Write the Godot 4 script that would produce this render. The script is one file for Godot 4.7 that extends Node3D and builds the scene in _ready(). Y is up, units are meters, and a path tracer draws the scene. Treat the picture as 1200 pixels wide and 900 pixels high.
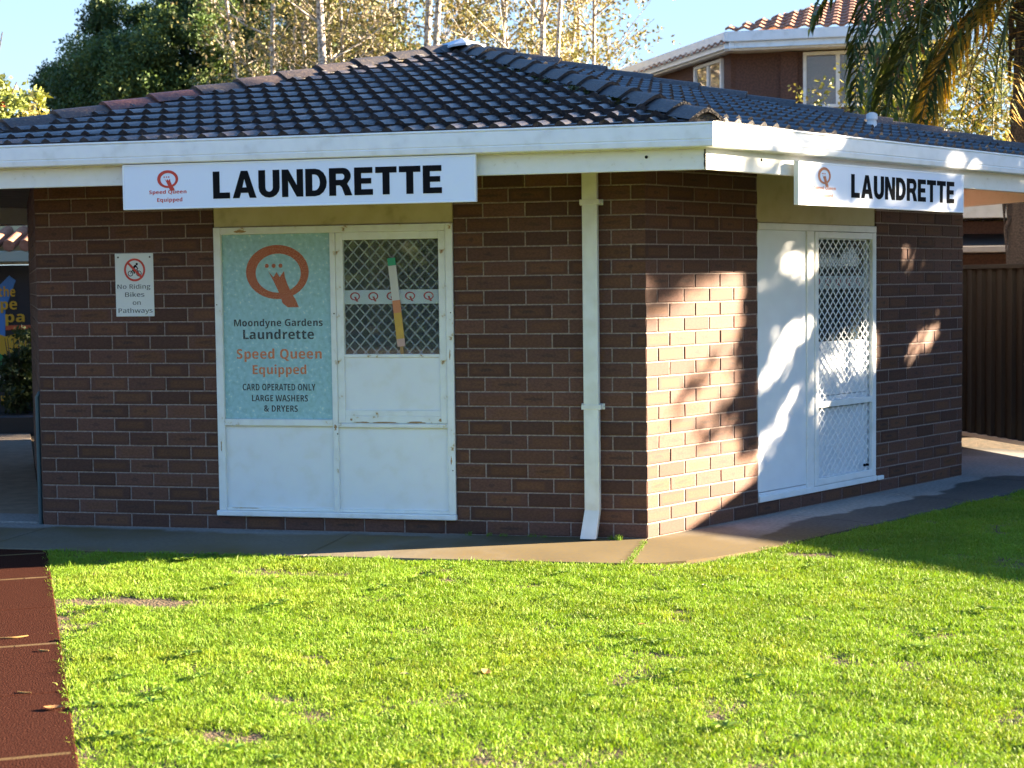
extends Node3D
# A hexagonal brick laundrette behind a lawn. Front wall: plane z = 0, its right corner at the origin; the entrance wall turns away by 60 degrees.

const SIDE := 4.51                       # wall length
const APO := 3.9058                      # wall apothem
const MID := Vector3(-2.255, 0, -3.9058) # middle of the hexagon
const DR := Vector3(0.5, 0, -0.866025)   # along the entrance wall
const NR := Vector3(0.866025, 0, 0.5)    # its outward normal
const SUN := Vector3(0.8811, 0.2588, -0.3957)

var M := {}
var rng := RandomNumberGenerator.new()
var taken := {}
var cache := {}


class MB:
	var v := PackedVector3Array()
	var n := PackedVector3Array()
	var u := PackedVector2Array()
	var c := PackedColorArray()
	var col := Color.WHITE
	func vert(p: Vector3, nn: Vector3, uu: Vector2) -> void:
		v.append(p); n.append(nn); u.append(uu); c.append(col)
	# counter-clockwise as seen from outside
	func tri(a: Vector3, b: Vector3, d: Vector3, ua := Vector2.ZERO, ub := Vector2.ZERO, ud := Vector2.ZERO) -> void:
		var nn := (b - a).cross(d - a).normalized()
		vert(a, nn, ua); vert(d, nn, ud); vert(b, nn, ub)
	func quad(a: Vector3, b: Vector3, d: Vector3, e: Vector3, ua := Vector2.ZERO, ub := Vector2.ZERO, ud := Vector2.ZERO, ue := Vector2.ZERO) -> void:
		tri(a, b, d, ua, ub, ud); tri(a, d, e, ua, ud, ue)
	func stri(a: Vector3, b: Vector3, d: Vector3, na: Vector3, nb: Vector3, nd: Vector3, ua := Vector2.ZERO, ub := Vector2.ZERO, ud := Vector2.ZERO) -> void:
		vert(a, na, ua); vert(d, nd, ud); vert(b, nb, ub)
	func mesh() -> ArrayMesh:
		var a := []
		a.resize(Mesh.ARRAY_MAX)
		a[Mesh.ARRAY_VERTEX] = v; a[Mesh.ARRAY_NORMAL] = n; a[Mesh.ARRAY_TEX_UV] = u; a[Mesh.ARRAY_COLOR] = c
		var m := ArrayMesh.new()
		m.add_surface_from_arrays(Mesh.PRIMITIVE_TRIANGLES, a)
		return m
	# box between two corners; ch = chamfer
	func box(a: Vector3, b: Vector3, ch := 0.0, t := Transform3D.IDENTITY) -> void:
		var lo := a.min(b)
		var hi := a.max(b)
		var k := minf(ch, 0.45 * minf(hi.x - lo.x, minf(hi.y - lo.y, hi.z - lo.z)))
		var ce := (lo + hi) * 0.5
		var h := (hi - lo) * 0.5
		for ax in 3:
			var b1 := (ax + 1) % 3
			var b2 := (ax + 2) % 3
			for s: float in [-1.0, 1.0]:
				var q := []
				for w: Array in [[-1.0, -1.0], [1.0, -1.0], [1.0, 1.0], [-1.0, 1.0]]:
					var p := Vector3.ZERO
					p[ax] = s * h[ax]; p[b1] = w[0] * (h[b1] - k); p[b2] = w[1] * (h[b2] - k)
					q.append(t * (ce + p))
				if s > 0: quad(q[0], q[1], q[2], q[3])
				else: quad(q[3], q[2], q[1], q[0])
		if k <= 0.0: return
		for ax in 3:
			var b1 := (ax + 1) % 3
			var b2 := (ax + 2) % 3
			for s1: float in [-1.0, 1.0]:
				for s2: float in [-1.0, 1.0]:
					var p1 := Vector3.ZERO; var p2 := Vector3.ZERO
					p1[b1] = s1 * h[b1]; p1[b2] = s2 * (h[b2] - k)
					p2[b1] = s1 * (h[b1] - k); p2[b2] = s2 * h[b2]
					var e := Vector3.ZERO
					e[ax] = h[ax] - k
					var q := [t * (ce + p1 - e), t * (ce + p2 - e), t * (ce + p2 + e), t * (ce + p1 + e)]
					both(q, s1 * s2)
		for s1: float in [-1.0, 1.0]:
			for s2: float in [-1.0, 1.0]:
				for s3: float in [-1.0, 1.0]:
					var px := t * (ce + Vector3(s1 * h.x, s2 * (h.y - k), s3 * (h.z - k)))
					var py := t * (ce + Vector3(s1 * (h.x - k), s2 * h.y, s3 * (h.z - k)))
					var pz := t * (ce + Vector3(s1 * (h.x - k), s2 * (h.y - k), s3 * h.z))
					if s1 * s2 * s3 > 0: tri(px, py, pz)
					else: tri(px, pz, py)
	func both(q: Array, s: float) -> void:
		if s > 0: quad(q[0], q[1], q[2], q[3])
		else: quad(q[3], q[2], q[1], q[0])
	# round tube through points
	func tube(p: Array, r: Array, sides := 8, caps := true) -> void:
		var rings := []
		var nrm := []
		var up := Vector3.UP
		for i in p.size():
			var d: Vector3 = (p[mini(i + 1, p.size() - 1)] - p[maxi(i - 1, 0)]).normalized()
			if absf(d.dot(up)) > 0.95: up = Vector3.RIGHT if absf(d.x) < 0.9 else Vector3.BACK
			var x := up.cross(d).normalized()
			var y := d.cross(x)
			up = y
			var ring := []
			var rn := []
			for k in sides:
				var a := TAU * k / sides
				var o := x * cos(a) + y * sin(a)
				ring.append(p[i] + o * r[i]); rn.append(o)
			rings.append(ring); nrm.append(rn)
		var len := 0.0
		for i in p.size() - 1:
			var l2: float = len + (p[i + 1] - p[i]).length()
			for k in sides:
				var k2 := (k + 1) % sides
				var u0 := Vector2(float(k) / sides, len); var u1 := Vector2(float(k + 1) / sides, len)
				var u2 := Vector2(float(k + 1) / sides, l2); var u3 := Vector2(float(k) / sides, l2)
				stri(rings[i][k], rings[i][k2], rings[i + 1][k2], nrm[i][k], nrm[i][k2], nrm[i + 1][k2], u0, u1, u2)
				stri(rings[i][k], rings[i + 1][k2], rings[i + 1][k], nrm[i][k], nrm[i + 1][k2], nrm[i + 1][k], u0, u2, u3)
			len = l2
		if caps:
			for k in sides:
				var k2 := (k + 1) % sides
				tri(p[0], rings[0][k2], rings[0][k])
				tri(p[-1], rings[-1][k], rings[-1][k2])
	# a flat outline (x, y), thickened to z0..z1; counter-clockwise outline
	func plate(pts: PackedVector2Array, z0: float, z1: float, t := Transform3D.IDENTITY) -> void:
		var idx := Geometry2D.triangulate_polygon(pts)
		for i in range(0, idx.size(), 3):
			var a := pts[idx[i]]; var b := pts[idx[i + 1]]; var d := pts[idx[i + 2]]
			if (b - a).cross(d - a) < 0.0:
				var w := b; b = d; d = w
			tri(t * Vector3(a.x, a.y, z1), t * Vector3(b.x, b.y, z1), t * Vector3(d.x, d.y, z1), a, b, d)
			tri(t * Vector3(a.x, a.y, z0), t * Vector3(d.x, d.y, z0), t * Vector3(b.x, b.y, z0), a, d, b)
		for i in pts.size():
			var a := pts[i]; var b := pts[(i + 1) % pts.size()]
			quad(t * Vector3(a.x, a.y, z0), t * Vector3(b.x, b.y, z0), t * Vector3(b.x, b.y, z1), t * Vector3(a.x, a.y, z1), a, b, b, a)


# ---------------------------------------------------------------- helpers
func numbered(called: String) -> String:
	taken[called] = taken.get(called, -1) + 1
	return called if taken[called] == 0 else "%s_%03d" % [called, taken[called]]


func put(m: Mesh, called: String, mat: Material, parent: Node, t := Transform3D.IDENTITY) -> MeshInstance3D:
	var o := MeshInstance3D.new()
	o.mesh = m
	o.material_override = mat
	o.transform = t
	o.name = numbered(called) if parent == self else called
	parent.add_child(o, true)
	return o


func build(b: MB, called: String, mat: Material, parent: Node, t := Transform3D.IDENTITY) -> MeshInstance3D:
	return put(b.mesh(), called, mat, parent, t)


func thing(called: String, label: String, category: String, t := Transform3D.IDENTITY, group := "") -> Node3D:
	var o := Node3D.new()
	o.name = numbered(called)
	add_child(o)
	o.transform = t
	tag(o, label, category, group)
	return o


func tag(o: Node, label: String, category: String, group := "") -> void:
	o.set_meta("label", label)
	o.set_meta("category", category)
	if group: o.set_meta("group", group)


func part(called: String, parent: Node, t := Transform3D.IDENTITY) -> Node3D:
	var o := Node3D.new()
	o.name = called
	o.transform = t
	parent.add_child(o, true)
	return o


func ground_kind(o: Node) -> Node:
	o.set_meta("kind", "structure")
	return o


func lin(r: float, g: float, b: float) -> Color:
	return Color(r, g, b).linear_to_srgb()


func mat(r: float, g: float, b: float, rough := 0.7, spec := 0.5) -> StandardMaterial3D:
	var m := StandardMaterial3D.new()
	m.albedo_color = lin(r, g, b)
	m.roughness = rough
	m.metallic_specular = spec
	return m


func noise(kind: int, freq: float, octaves := 4, sd := 1) -> FastNoiseLite:
	var f := FastNoiseLite.new()
	f.noise_type = kind
	f.frequency = freq
	f.fractal_octaves = octaves
	f.seed = sd
	return f


# noise picture mapped through linear colours
func ntex(f: FastNoiseLite, stops: Array, cols: Array, size := 512) -> NoiseTexture2D:
	var g := Gradient.new()
	var o := PackedFloat32Array()
	var cc := PackedColorArray()
	for i in stops.size():
		o.append(stops[i])
		cc.append(lin(cols[i][0], cols[i][1], cols[i][2]))
	g.offsets = o
	g.colors = cc
	var t := NoiseTexture2D.new()
	t.width = size; t.height = size
	t.seamless = true
	t.noise = f
	t.color_ramp = g
	return t


func bumps(f: FastNoiseLite, strength: float, size := 512) -> NoiseTexture2D:
	var t := NoiseTexture2D.new()
	t.width = size; t.height = size
	t.seamless = true
	t.noise = f
	t.as_normal_map = true
	t.bump_strength = strength
	return t


func tri_mat(tex: Texture2D, scale: float, rough := 0.8, nrm: Texture2D = null, nscale := 1.0, world := true) -> StandardMaterial3D:
	var m := StandardMaterial3D.new()
	m.albedo_texture = tex
	m.uv1_triplanar = true
	m.uv1_world_triplanar = world
	m.uv1_scale = Vector3.ONE * scale
	m.roughness = rough
	if nrm:
		m.normal_enabled = true
		m.normal_texture = nrm
		m.normal_scale = nscale
	return m


func leaf_mat(back := 0.6) -> StandardMaterial3D:
	var m := StandardMaterial3D.new()
	m.vertex_color_use_as_albedo = true
	m.roughness = 0.55
	m.metallic_specular = 0.35
	m.backlight_enabled = true
	m.backlight = Color(back, back, back * 0.6)
	m.cull_mode = BaseMaterial3D.CULL_DISABLED
	return m


func hexcorner(k: int, o: float, y: float) -> Vector3:
	var a := deg_to_rad(30.0 + 60.0 * k)
	var r := (APO + o) / cos(deg_to_rad(30.0))
	return MID + Vector3(sin(a) * r, y, cos(a) * r)


# sweep a closed profile of (offset, height) points round the hexagon, mitred
func hexring(b: MB, prof: Array) -> void:
	for k in 6:
		for i in prof.size():
			var p: Vector2 = prof[i]
			var q: Vector2 = prof[(i + 1) % prof.size()]
			b.quad(hexcorner(k, p.x, p.y), hexcorner(k + 1, p.x, p.y), hexcorner(k + 1, q.x, q.y), hexcorner(k, q.x, q.y))


func wall_frame(k: int) -> Transform3D:   # k = 0 front (origin at its right end), 1 entrance wall (origin at its left end)
	if k == 0: return Transform3D.IDENTITY
	if k == 1: return Transform3D(Basis(DR, Vector3.UP, NR), Vector3.ZERO)
	var a := hexcorner(k - 1, 0, 0)
	var d := (hexcorner(k, 0, 0) - a).normalized()
	return Transform3D(Basis(d, Vector3.UP, d.cross(Vector3.UP)), a)


func _ready() -> void:
	rng.seed = 7
	# camera
	var cam := Camera3D.new()
	cam.name = "camera"
	cam.fov = 26.75
	cam.near = 0.1
	cam.far = 900.0
	cam.transform = Transform3D(Basis(Vector3(0.97534007, -0.01235073, -0.22036152), Vector3(-0.00172161, 0.9979769, -0.06355419), Vector3(0.22070065, 0.06236633, 0.9733456)), Vector3(1.52348, 1.74914, 10.8384))
	var lens := CameraAttributesPhysical.new()
	lens.frustum_focal_length = 50.47
	lens.frustum_focus_distance = 11.0
	lens.frustum_near = 0.1
	lens.frustum_far = 900.0
	lens.exposure_aperture = 3.5
	cam.attributes = lens
	add_child(cam)
	cam.current = true
	cam.fov = 26.75
	# sky and exposure
	var sky_mat := ProceduralSkyMaterial.new()
	sky_mat.sky_top_color = lin(0.0175, 0.0455, 0.106)
	sky_mat.sky_horizon_color = lin(0.069, 0.090, 0.099)
	sky_mat.sky_curve = 0.2
	sky_mat.ground_horizon_color = lin(0.04, 0.043, 0.035)
	sky_mat.ground_bottom_color = lin(0.02, 0.022, 0.014)
	var e := Environment.new()
	e.background_mode = Environment.BG_SKY
	e.sky = Sky.new()
	e.sky.sky_material = sky_mat
	e.tonemap_mode = Environment.TONE_MAPPER_LINEAR
	e.tonemap_exposure = 14.0
	e.sdfgi_enabled = true
	e.ssao_enabled = true
	e.ssil_enabled = true
	var we := WorldEnvironment.new()
	we.name = "environment"
	we.environment = e
	add_child(we)
	# low winter sun from the right, a little behind the front wall
	var sun := DirectionalLight3D.new()
	sun.name = "sun"
	sun.light_energy = 1.42
	sun.light_color = Color(1.0, 0.915, 0.79)
	sun.light_angular_distance = 0.55
	sun.shadow_enabled = true
	add_child(sun)
	sun.look_at_from_position(SUN * 60.0, Vector3.ZERO)

	materials()
	setting()
	laundrette()
	shop_signs()
	window_things()
	lawn()
	fence()
	backdrop_buildings()
	trees()
	palms()
	shade_trees()
	litter()
	trees_opposite()


# ---------------------------------------------------------------- materials
func brick_faces() -> ImageTexture:
	# 4 x 8 fired brick faces: brown clay, a darker flashed middle on many, speckle and drag marks
	var im := Image.create(1024, 512, false, Image.FORMAT_RGB8)
	var nz := noise(FastNoiseLite.TYPE_SIMPLEX, 0.035, 4, 11)
	var grain := noise(FastNoiseLite.TYPE_SIMPLEX, 0.3, 2, 5)
	var r := RandomNumberGenerator.new()
	r.seed = 99
	for row in 8:
		for cl in 4:
			var base := Vector3(0.098, 0.046, 0.033) * r.randf_range(0.68, 1.28)
			var warm := Vector3(0.136, 0.060, 0.029) * r.randf_range(0.75, 1.1)
			var core := Vector3(0.034, 0.024, 0.022)
			var ringed := r.randf_range(0.35, 0.95) if r.randf() < 0.68 else r.randf_range(0.0, 0.2)
			var burnt := r.randf_range(0.2, 0.75) if r.randf() < 0.5 else 0.0
			var mh := r.randf_range(0.20, 0.31)
			var mw := r.randf_range(0.33, 0.43)
			var ox := r.randf_range(-0.05, 0.05)
			var bx := r.randf_range(-0.14, 0.14)
			var bw := r.randf_range(0.10, 0.26)
			for y in 64:
				for x in 256:
					var px := cl * 256 + x
					var py := row * 64 + y
					var a := nz.get_noise_2d(px + 300.0 * row, py * 2.2)
					var g := grain.get_noise_2d(px * 0.6, py * 1.6 + 900.0 * cl)
					var fx := absf(x / 255.0 - 0.5 - ox) + 0.05 * a
					var fy := absf(y / 63.0 - 0.5) + 0.08 * a
					var inside := smoothstep(mw + 0.04, mw - 0.04, fx) * smoothstep(mh + 0.06, mh - 0.06, fy)
					var cx := absf(x / 255.0 - 0.5 - bx) / bw + 0.25 * a
					var cy := absf(y / 63.0 - 0.5) / 0.14 + 0.3 * a
					var spot := smoothstep(1.35, 0.3, sqrt(cx * cx + cy * cy))
					var cv := base.lerp(warm, inside * ringed).lerp(core, spot * burnt * 0.85)
					cv *= 1.0 + 0.24 * a + 0.28 * g
					im.set_pixel(px, py, lin(clampf(cv.x, 0.01, 1), clampf(cv.y, 0.01, 1), clampf(cv.z, 0.01, 1)))
	return ImageTexture.create_from_image(im)


func paving_picture() -> ImageTexture:
	# world x -6.5..4.5, z -5.5..1.5: pale concrete, iron-brown bore-water stain round the corner, the same brown carried along the front, the damp outer band along the entrance wall with its wavy edge
	var w := 1408
	var h := 896
	var im := Image.create(w, h, false, Image.FORMAT_RGB8)
	var a := noise(FastNoiseLite.TYPE_SIMPLEX, 0.9, 4, 3)
	var g := noise(FastNoiseLite.TYPE_SIMPLEX, 22.0, 3, 8)
	for j in h:
		for i in w:
			var x := -6.5 + 11.0 * (i + 0.5) / w
			var z := -5.5 + 7.0 * (j + 0.5) / h
			var n := a.get_noise_2d(x, z)
			var fine := g.get_noise_2d(x, z)
			var s := x * DR.x + z * DR.z
			var o := x * NR.x + z * NR.z
			var cv := Vector3(0.24, 0.232, 0.218)
			var edge := 0.42 + 0.10 * sin(s * 2.3 + 0.6) + 0.12 * n - 0.10 * smoothstep(1.5, 3.5, s) + 0.25 * smoothstep(4.0, 5.5, s)
			var wet := smoothstep(edge - 0.02, edge + 0.03, o) * smoothstep(0.25, 0.7, s)
			cv = cv.lerp(Vector3(0.075, 0.070, 0.064), wet)
			var rust := maxf(smoothstep(2.1, 0.7, Vector2(x * 0.55 - 0.1, z - 0.55).length() * 1.3 + 0.35 * n), (0.85 + 0.25 * n) * smoothstep(0.5, 0.0, x) * smoothstep(0.05, 0.2, z + 0.15 * n)) * (0.88 + 0.1 * fine)  # stain round the corner; same brown spread along the front slabs
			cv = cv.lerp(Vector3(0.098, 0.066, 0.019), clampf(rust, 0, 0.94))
			cv *= 1.0 + 0.15 * n + 0.24 * fine
			im.set_pixel(i, j, lin(clampf(cv.x, 0.01, 1), clampf(cv.y, 0.01, 1), clampf(cv.z, 0.01, 1)))
	return ImageTexture.create_from_image(im)


func dull(m: StandardMaterial3D) -> StandardMaterial3D:
	m.metallic_specular = 0.12
	return m


func materials() -> void:
	var S := FastNoiseLite.TYPE_SIMPLEX
	var C := FastNoiseLite.TYPE_CELLULAR
	var grit := bumps(noise(S, 0.09, 4, 21), 5.0)
	M.grit = grit
	M.brick = StandardMaterial3D.new()
	M.brick.albedo_texture = brick_faces()
	M.brick.roughness = 0.72
	M.brick.metallic_specular = 0.35
	M.mortar = tri_mat(ntex(noise(S, 0.04, 4, 2), [0.2, 0.8], [[0.21, 0.155, 0.130], [0.31, 0.24, 0.205]]), 1.5, 0.95, grit, 0.6)
	# white gloss paint with a little grime, rust freckles
	M.white = tri_mat(ntex(noise(S, 0.012, 5, 4), [0.0, 0.35, 0.7], [[0.66, 0.66, 0.63], [0.76, 0.77, 0.76], [0.80, 0.81, 0.80]]), 0.7, 0.38, bumps(noise(S, 0.01, 2, 6), 0.6), 0.4)
	M.beam = tri_mat(ntex(noise(S, 0.02, 5, 14), [0.02, 0.2, 0.75], [[0.60, 0.58, 0.50], [0.73, 0.73, 0.68], [0.76, 0.76, 0.72]]), 0.9, 0.5)
	M.frame = tri_mat(ntex(noise(S, 0.009, 5, 31), [0.05, 0.10, 0.17, 0.6], [[0.28, 0.15, 0.05], [0.55, 0.47, 0.33], [0.70, 0.71, 0.67], [0.75, 0.77, 0.75]]), 1.3, 0.45)
	M.panel = tri_mat(ntex(noise(S, 0.008, 5, 41), [0.1, 0.4, 0.8], [[0.72, 0.73, 0.71], [0.745, 0.765, 0.775], [0.755, 0.78, 0.79]]), 0.9, 0.4)
	M.door = tri_mat(ntex(noise(S, 0.008, 4, 42), [0.2, 0.8], [[0.74, 0.77, 0.80], [0.79, 0.82, 0.85]]), 0.9, 0.35)
	M.cream = tri_mat(ntex(noise(S, 0.008, 5, 43), [0.1, 0.35, 0.8], [[0.38, 0.32, 0.15], [0.48, 0.41, 0.21], [0.52, 0.45, 0.25]]), 0.8, 0.6)
	M.soffit = tri_mat(ntex(noise(S, 0.01, 4, 44), [0.1, 0.9], [[0.20, 0.15, 0.105], [0.27, 0.21, 0.15]]), 0.8, 0.8)
	M.inside = mat(0.30, 0.30, 0.29, 0.9)
	M.floor = mat(0.12, 0.11, 0.10, 0.8)
	M.glass = StandardMaterial3D.new()
	M.glass.albedo_color = Color(0.86, 0.95, 0.94, 0.04)
	M.glass.transparency = BaseMaterial3D.TRANSPARENCY_ALPHA
	M.glass.roughness = 0.03
	M.grille = mat(0.24, 0.25, 0.25, 0.5)
	M.screen = mat(0.74, 0.76, 0.77, 0.4)
	M.rust = tri_mat(ntex(noise(S, 0.15, 4, 56), [0.25, 0.75], [[0.26, 0.13, 0.045], [0.46, 0.33, 0.17]]), 3.0, 0.9)
	M.black = mat(0.010, 0.010, 0.011, 0.85, 0.15)
	M.red = mat(0.55, 0.035, 0.015, 0.4)
	M.sign = mat(0.74, 0.79, 0.88, 0.25)
	M.sign_edge = mat(0.8, 0.82, 0.84, 0.35)
	M.notice = mat(0.66, 0.69, 0.68, 0.4)
	M.poster = tri_mat(ntex(noise(S, 0.022, 5, 51), [0.1, 0.4, 0.72, 0.80, 0.86], [[0.25, 0.43, 0.42], [0.29, 0.49, 0.51], [0.31, 0.52, 0.55], [0.34, 0.55, 0.57], [0.55, 0.66, 0.58]]), 1.6, 0.5)
	M.faded_red = tri_mat(ntex(noise(S, 0.09, 4, 52), [0.2, 0.62, 0.74], [[0.30, 0.055, 0.02], [0.42, 0.085, 0.03], [0.58, 0.33, 0.16]]), 2.4, 0.6)
	M.orange = tri_mat(ntex(noise(S, 0.09, 4, 53), [0.2, 0.62, 0.76], [[0.52, 0.13, 0.05], [0.60, 0.17, 0.06], [0.62, 0.38, 0.2]]), 2.4, 0.6)
	M.faded_black = tri_mat(ntex(noise(S, 0.09, 4, 54), [0.2, 0.62, 0.78], [[0.012, 0.014, 0.016], [0.03, 0.035, 0.035], [0.18, 0.25, 0.25]]), 2.4, 0.6)
	M.strip = mat(0.45, 0.52, 0.55, 0.4)
	M.dark_red = mat(0.35, 0.012, 0.02, 0.4)
	# glazed charcoal roof tiles, lichen
	M.tile = []
	for k in 4:
		var f: float = [0.55, 0.8, 1.25, 0.7][k]
		var t := tri_mat(ntex(noise(S, 0.03, 5, 60 + k), [0.15, 0.5, 0.72, 0.86], [[0.012 * f, 0.011 * f, 0.014 * f], [0.023 * f, 0.020 * f, 0.024 * f], [0.036 * f, 0.029 * f, 0.030 * f], [0.10, 0.075, 0.05]]), 1.7, [0.40, 0.36, 0.5, 0.45][k], grit, 0.25)
		M.tile.append(t)
	M.hip = []
	for k in 4:
		var b: Array = [[0.030, 0.021, 0.019], [0.045, 0.028, 0.022], [0.09, 0.029, 0.02], [0.022, 0.018, 0.019]][k]
		M.hip.append(tri_mat(ntex(noise(S, 0.035, 5, 70 + k), [0.1, 0.5, 0.74, 0.86], [[b[0] * 0.5, b[1] * 0.5, b[2] * 0.5], b, [b[0] * 1.4, b[1] * 1.4, b[2] * 1.4], [0.16, 0.115, 0.05]]), 1.3, 0.6, grit, 0.4))
	M.bedding = tri_mat(ntex(noise(S, 0.05, 5, 80), [0.25, 0.5, 0.7, 0.85], [[0.025, 0.022, 0.022], [0.05, 0.042, 0.034], [0.12, 0.085, 0.045], [0.24, 0.19, 0.05]]), 1.6, 0.95, grit, 1.0)
	M.lead = mat(0.42, 0.47, 0.52, 0.4)
	M.pipe = tri_mat(ntex(noise(S, 0.01, 4, 45), [0.1, 0.8], [[0.64, 0.63, 0.56], [0.74, 0.74, 0.69]]), 0.8, 0.4)
	# ground
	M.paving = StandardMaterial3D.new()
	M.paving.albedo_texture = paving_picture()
	M.paving.roughness = 0.85
	M.paving.metallic_specular = 0.3
	M.soil = tri_mat(ntex(noise(S, 0.02, 5, 90), [0.2, 0.5, 0.8], [[0.045, 0.030, 0.012], [0.072, 0.047, 0.02], [0.105, 0.064, 0.03]]), 0.8, 1.0, grit, 1.0)
	M.redpath = dull(tri_mat(ntex(noise(S, 0.07, 5, 91), [0.15, 0.5, 0.75, 0.88], [[0.023, 0.0075, 0.0045], [0.037, 0.0118, 0.0072], [0.045, 0.0158, 0.0098], [0.07, 0.034, 0.023]]), 1.8, 0.95, grit, 0.5))
	M.moss = tri_mat(ntex(noise(S, 0.08, 4, 92), [0.2, 0.8], [[0.05, 0.025, 0.010], [0.13, 0.085, 0.028]]), 3.0, 1.0)
	M.fence = mat(0.020, 0.019, 0.017, 0.6, 0.3)
	M.rail = mat(0.42, 0.38, 0.34, 0.5)
	M.leaf = leaf_mat()
	M.blade = leaf_mat(0.8)
	M.palm = leaf_mat(0.5)
	M.moss_green = leaf_mat(0.2)
	M.bark_pale = tri_mat(ntex(noise(S, 0.03, 5, 100), [0.2, 0.5, 0.7], [[0.12, 0.09, 0.07], [0.42, 0.36, 0.29], [0.58, 0.52, 0.44]]), 0.8, 0.9, grit, 0.5)
	M.bark_dark = tri_mat(ntex(noise(S, 0.05, 5, 101), [0.2, 0.8], [[0.04, 0.03, 0.022], [0.12, 0.085, 0.06]]), 1.2, 0.95, grit, 1.0)
	M.farbrick = tri_mat(ntex(noise(S, 0.05, 5, 110), [0.2, 0.8], [[0.085, 0.045, 0.035], [0.14, 0.07, 0.05]]), 0.8, 0.9)
	M.terracotta = tri_mat(ntex(noise(S, 0.03, 5, 111), [0.2, 0.8], [[0.22, 0.09, 0.05], [0.36, 0.17, 0.10]]), 0.8, 0.85)
	M.curtain = mat(0.34, 0.37, 0.42, 0.8)
	M.darkroof = mat(0.02, 0.02, 0.024, 0.6)
	M.teal = mat(0.04, 0.075, 0.085, 0.5)
	M.timber = mat(0.12, 0.055, 0.035, 0.7)


# ---------------------------------------------------------------- setting
func slab(parent: Node, pts: PackedVector2Array, top: float, thick: float, m: Material, called := "slab", gap := 0.004) -> void:
	var inset: Array = Geometry2D.offset_polygon(pts, -gap)
	for poly: PackedVector2Array in inset:
		var small: Array = Geometry2D.offset_polygon(poly, -0.006)
		if small.is_empty() or small[0].size() != poly.size():
			small = [poly]
		var b := MB.new()
		var top_p: PackedVector2Array = small[0]
		# order both rings alike
		var off := 0
		var best := 1e9
		for i in top_p.size():
			if top_p[i].distance_to(poly[0]) < best:
				best = top_p[i].distance_to(poly[0]); off = i
		var uvf := func(p: Vector2) -> Vector2: return Vector2((p.x + 6.5) / 11.0, (p.y + 5.5) / 7.0)
		var idx := Geometry2D.triangulate_polygon(top_p)
		for i in range(0, idx.size(), 3):
			var a := top_p[idx[i]]; var d := top_p[idx[i + 1]]; var e := top_p[idx[i + 2]]
			if (d - a).cross(e - a) > 0.0:
				var w := d; d = e; e = w
			b.tri(Vector3(a.x, top, a.y), Vector3(d.x, top, d.y), Vector3(e.x, top, e.y), uvf.call(a), uvf.call(d), uvf.call(e))
		var cw := Geometry2D.is_polygon_clockwise(poly)
		for i in poly.size():
			var j := (i + 1) % poly.size()
			var a := poly[i]; var d := poly[j]
			var a2 := top_p[(i + off) % poly.size()]; var d2 := top_p[(j + off) % poly.size()]
			if cw:
				b.quad(Vector3(a.x, top - 0.006, a.y), Vector3(d.x, top - 0.006, d.y), Vector3(d2.x, top, d2.y), Vector3(a2.x, top, a2.y), uvf.call(a), uvf.call(d), uvf.call(d2), uvf.call(a2))
				b.quad(Vector3(a.x, top - thick, a.y), Vector3(d.x, top - thick, d.y), Vector3(d.x, top - 0.006, d.y), Vector3(a.x, top - 0.006, a.y), uvf.call(a), uvf.call(d), uvf.call(d), uvf.call(a))
			else:
				b.quad(Vector3(d.x, top - 0.006, d.y), Vector3(a.x, top - 0.006, a.y), Vector3(a2.x, top, a2.y), Vector3(d2.x, top, d2.y), uvf.call(d), uvf.call(a), uvf.call(a2), uvf.call(d2))
				b.quad(Vector3(d.x, top - thick, d.y), Vector3(a.x, top - thick, a.y), Vector3(a.x, top - 0.006, a.y), Vector3(d.x, top - 0.006, d.y), uvf.call(d), uvf.call(a), uvf.call(a), uvf.call(d))
		build(b, called, m, parent)


func rp(s: float, o: float) -> Vector2:   # plan point in the entrance wall's frame
	return Vector2(DR.x * s + NR.x * o, DR.z * s + NR.z * o)


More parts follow.
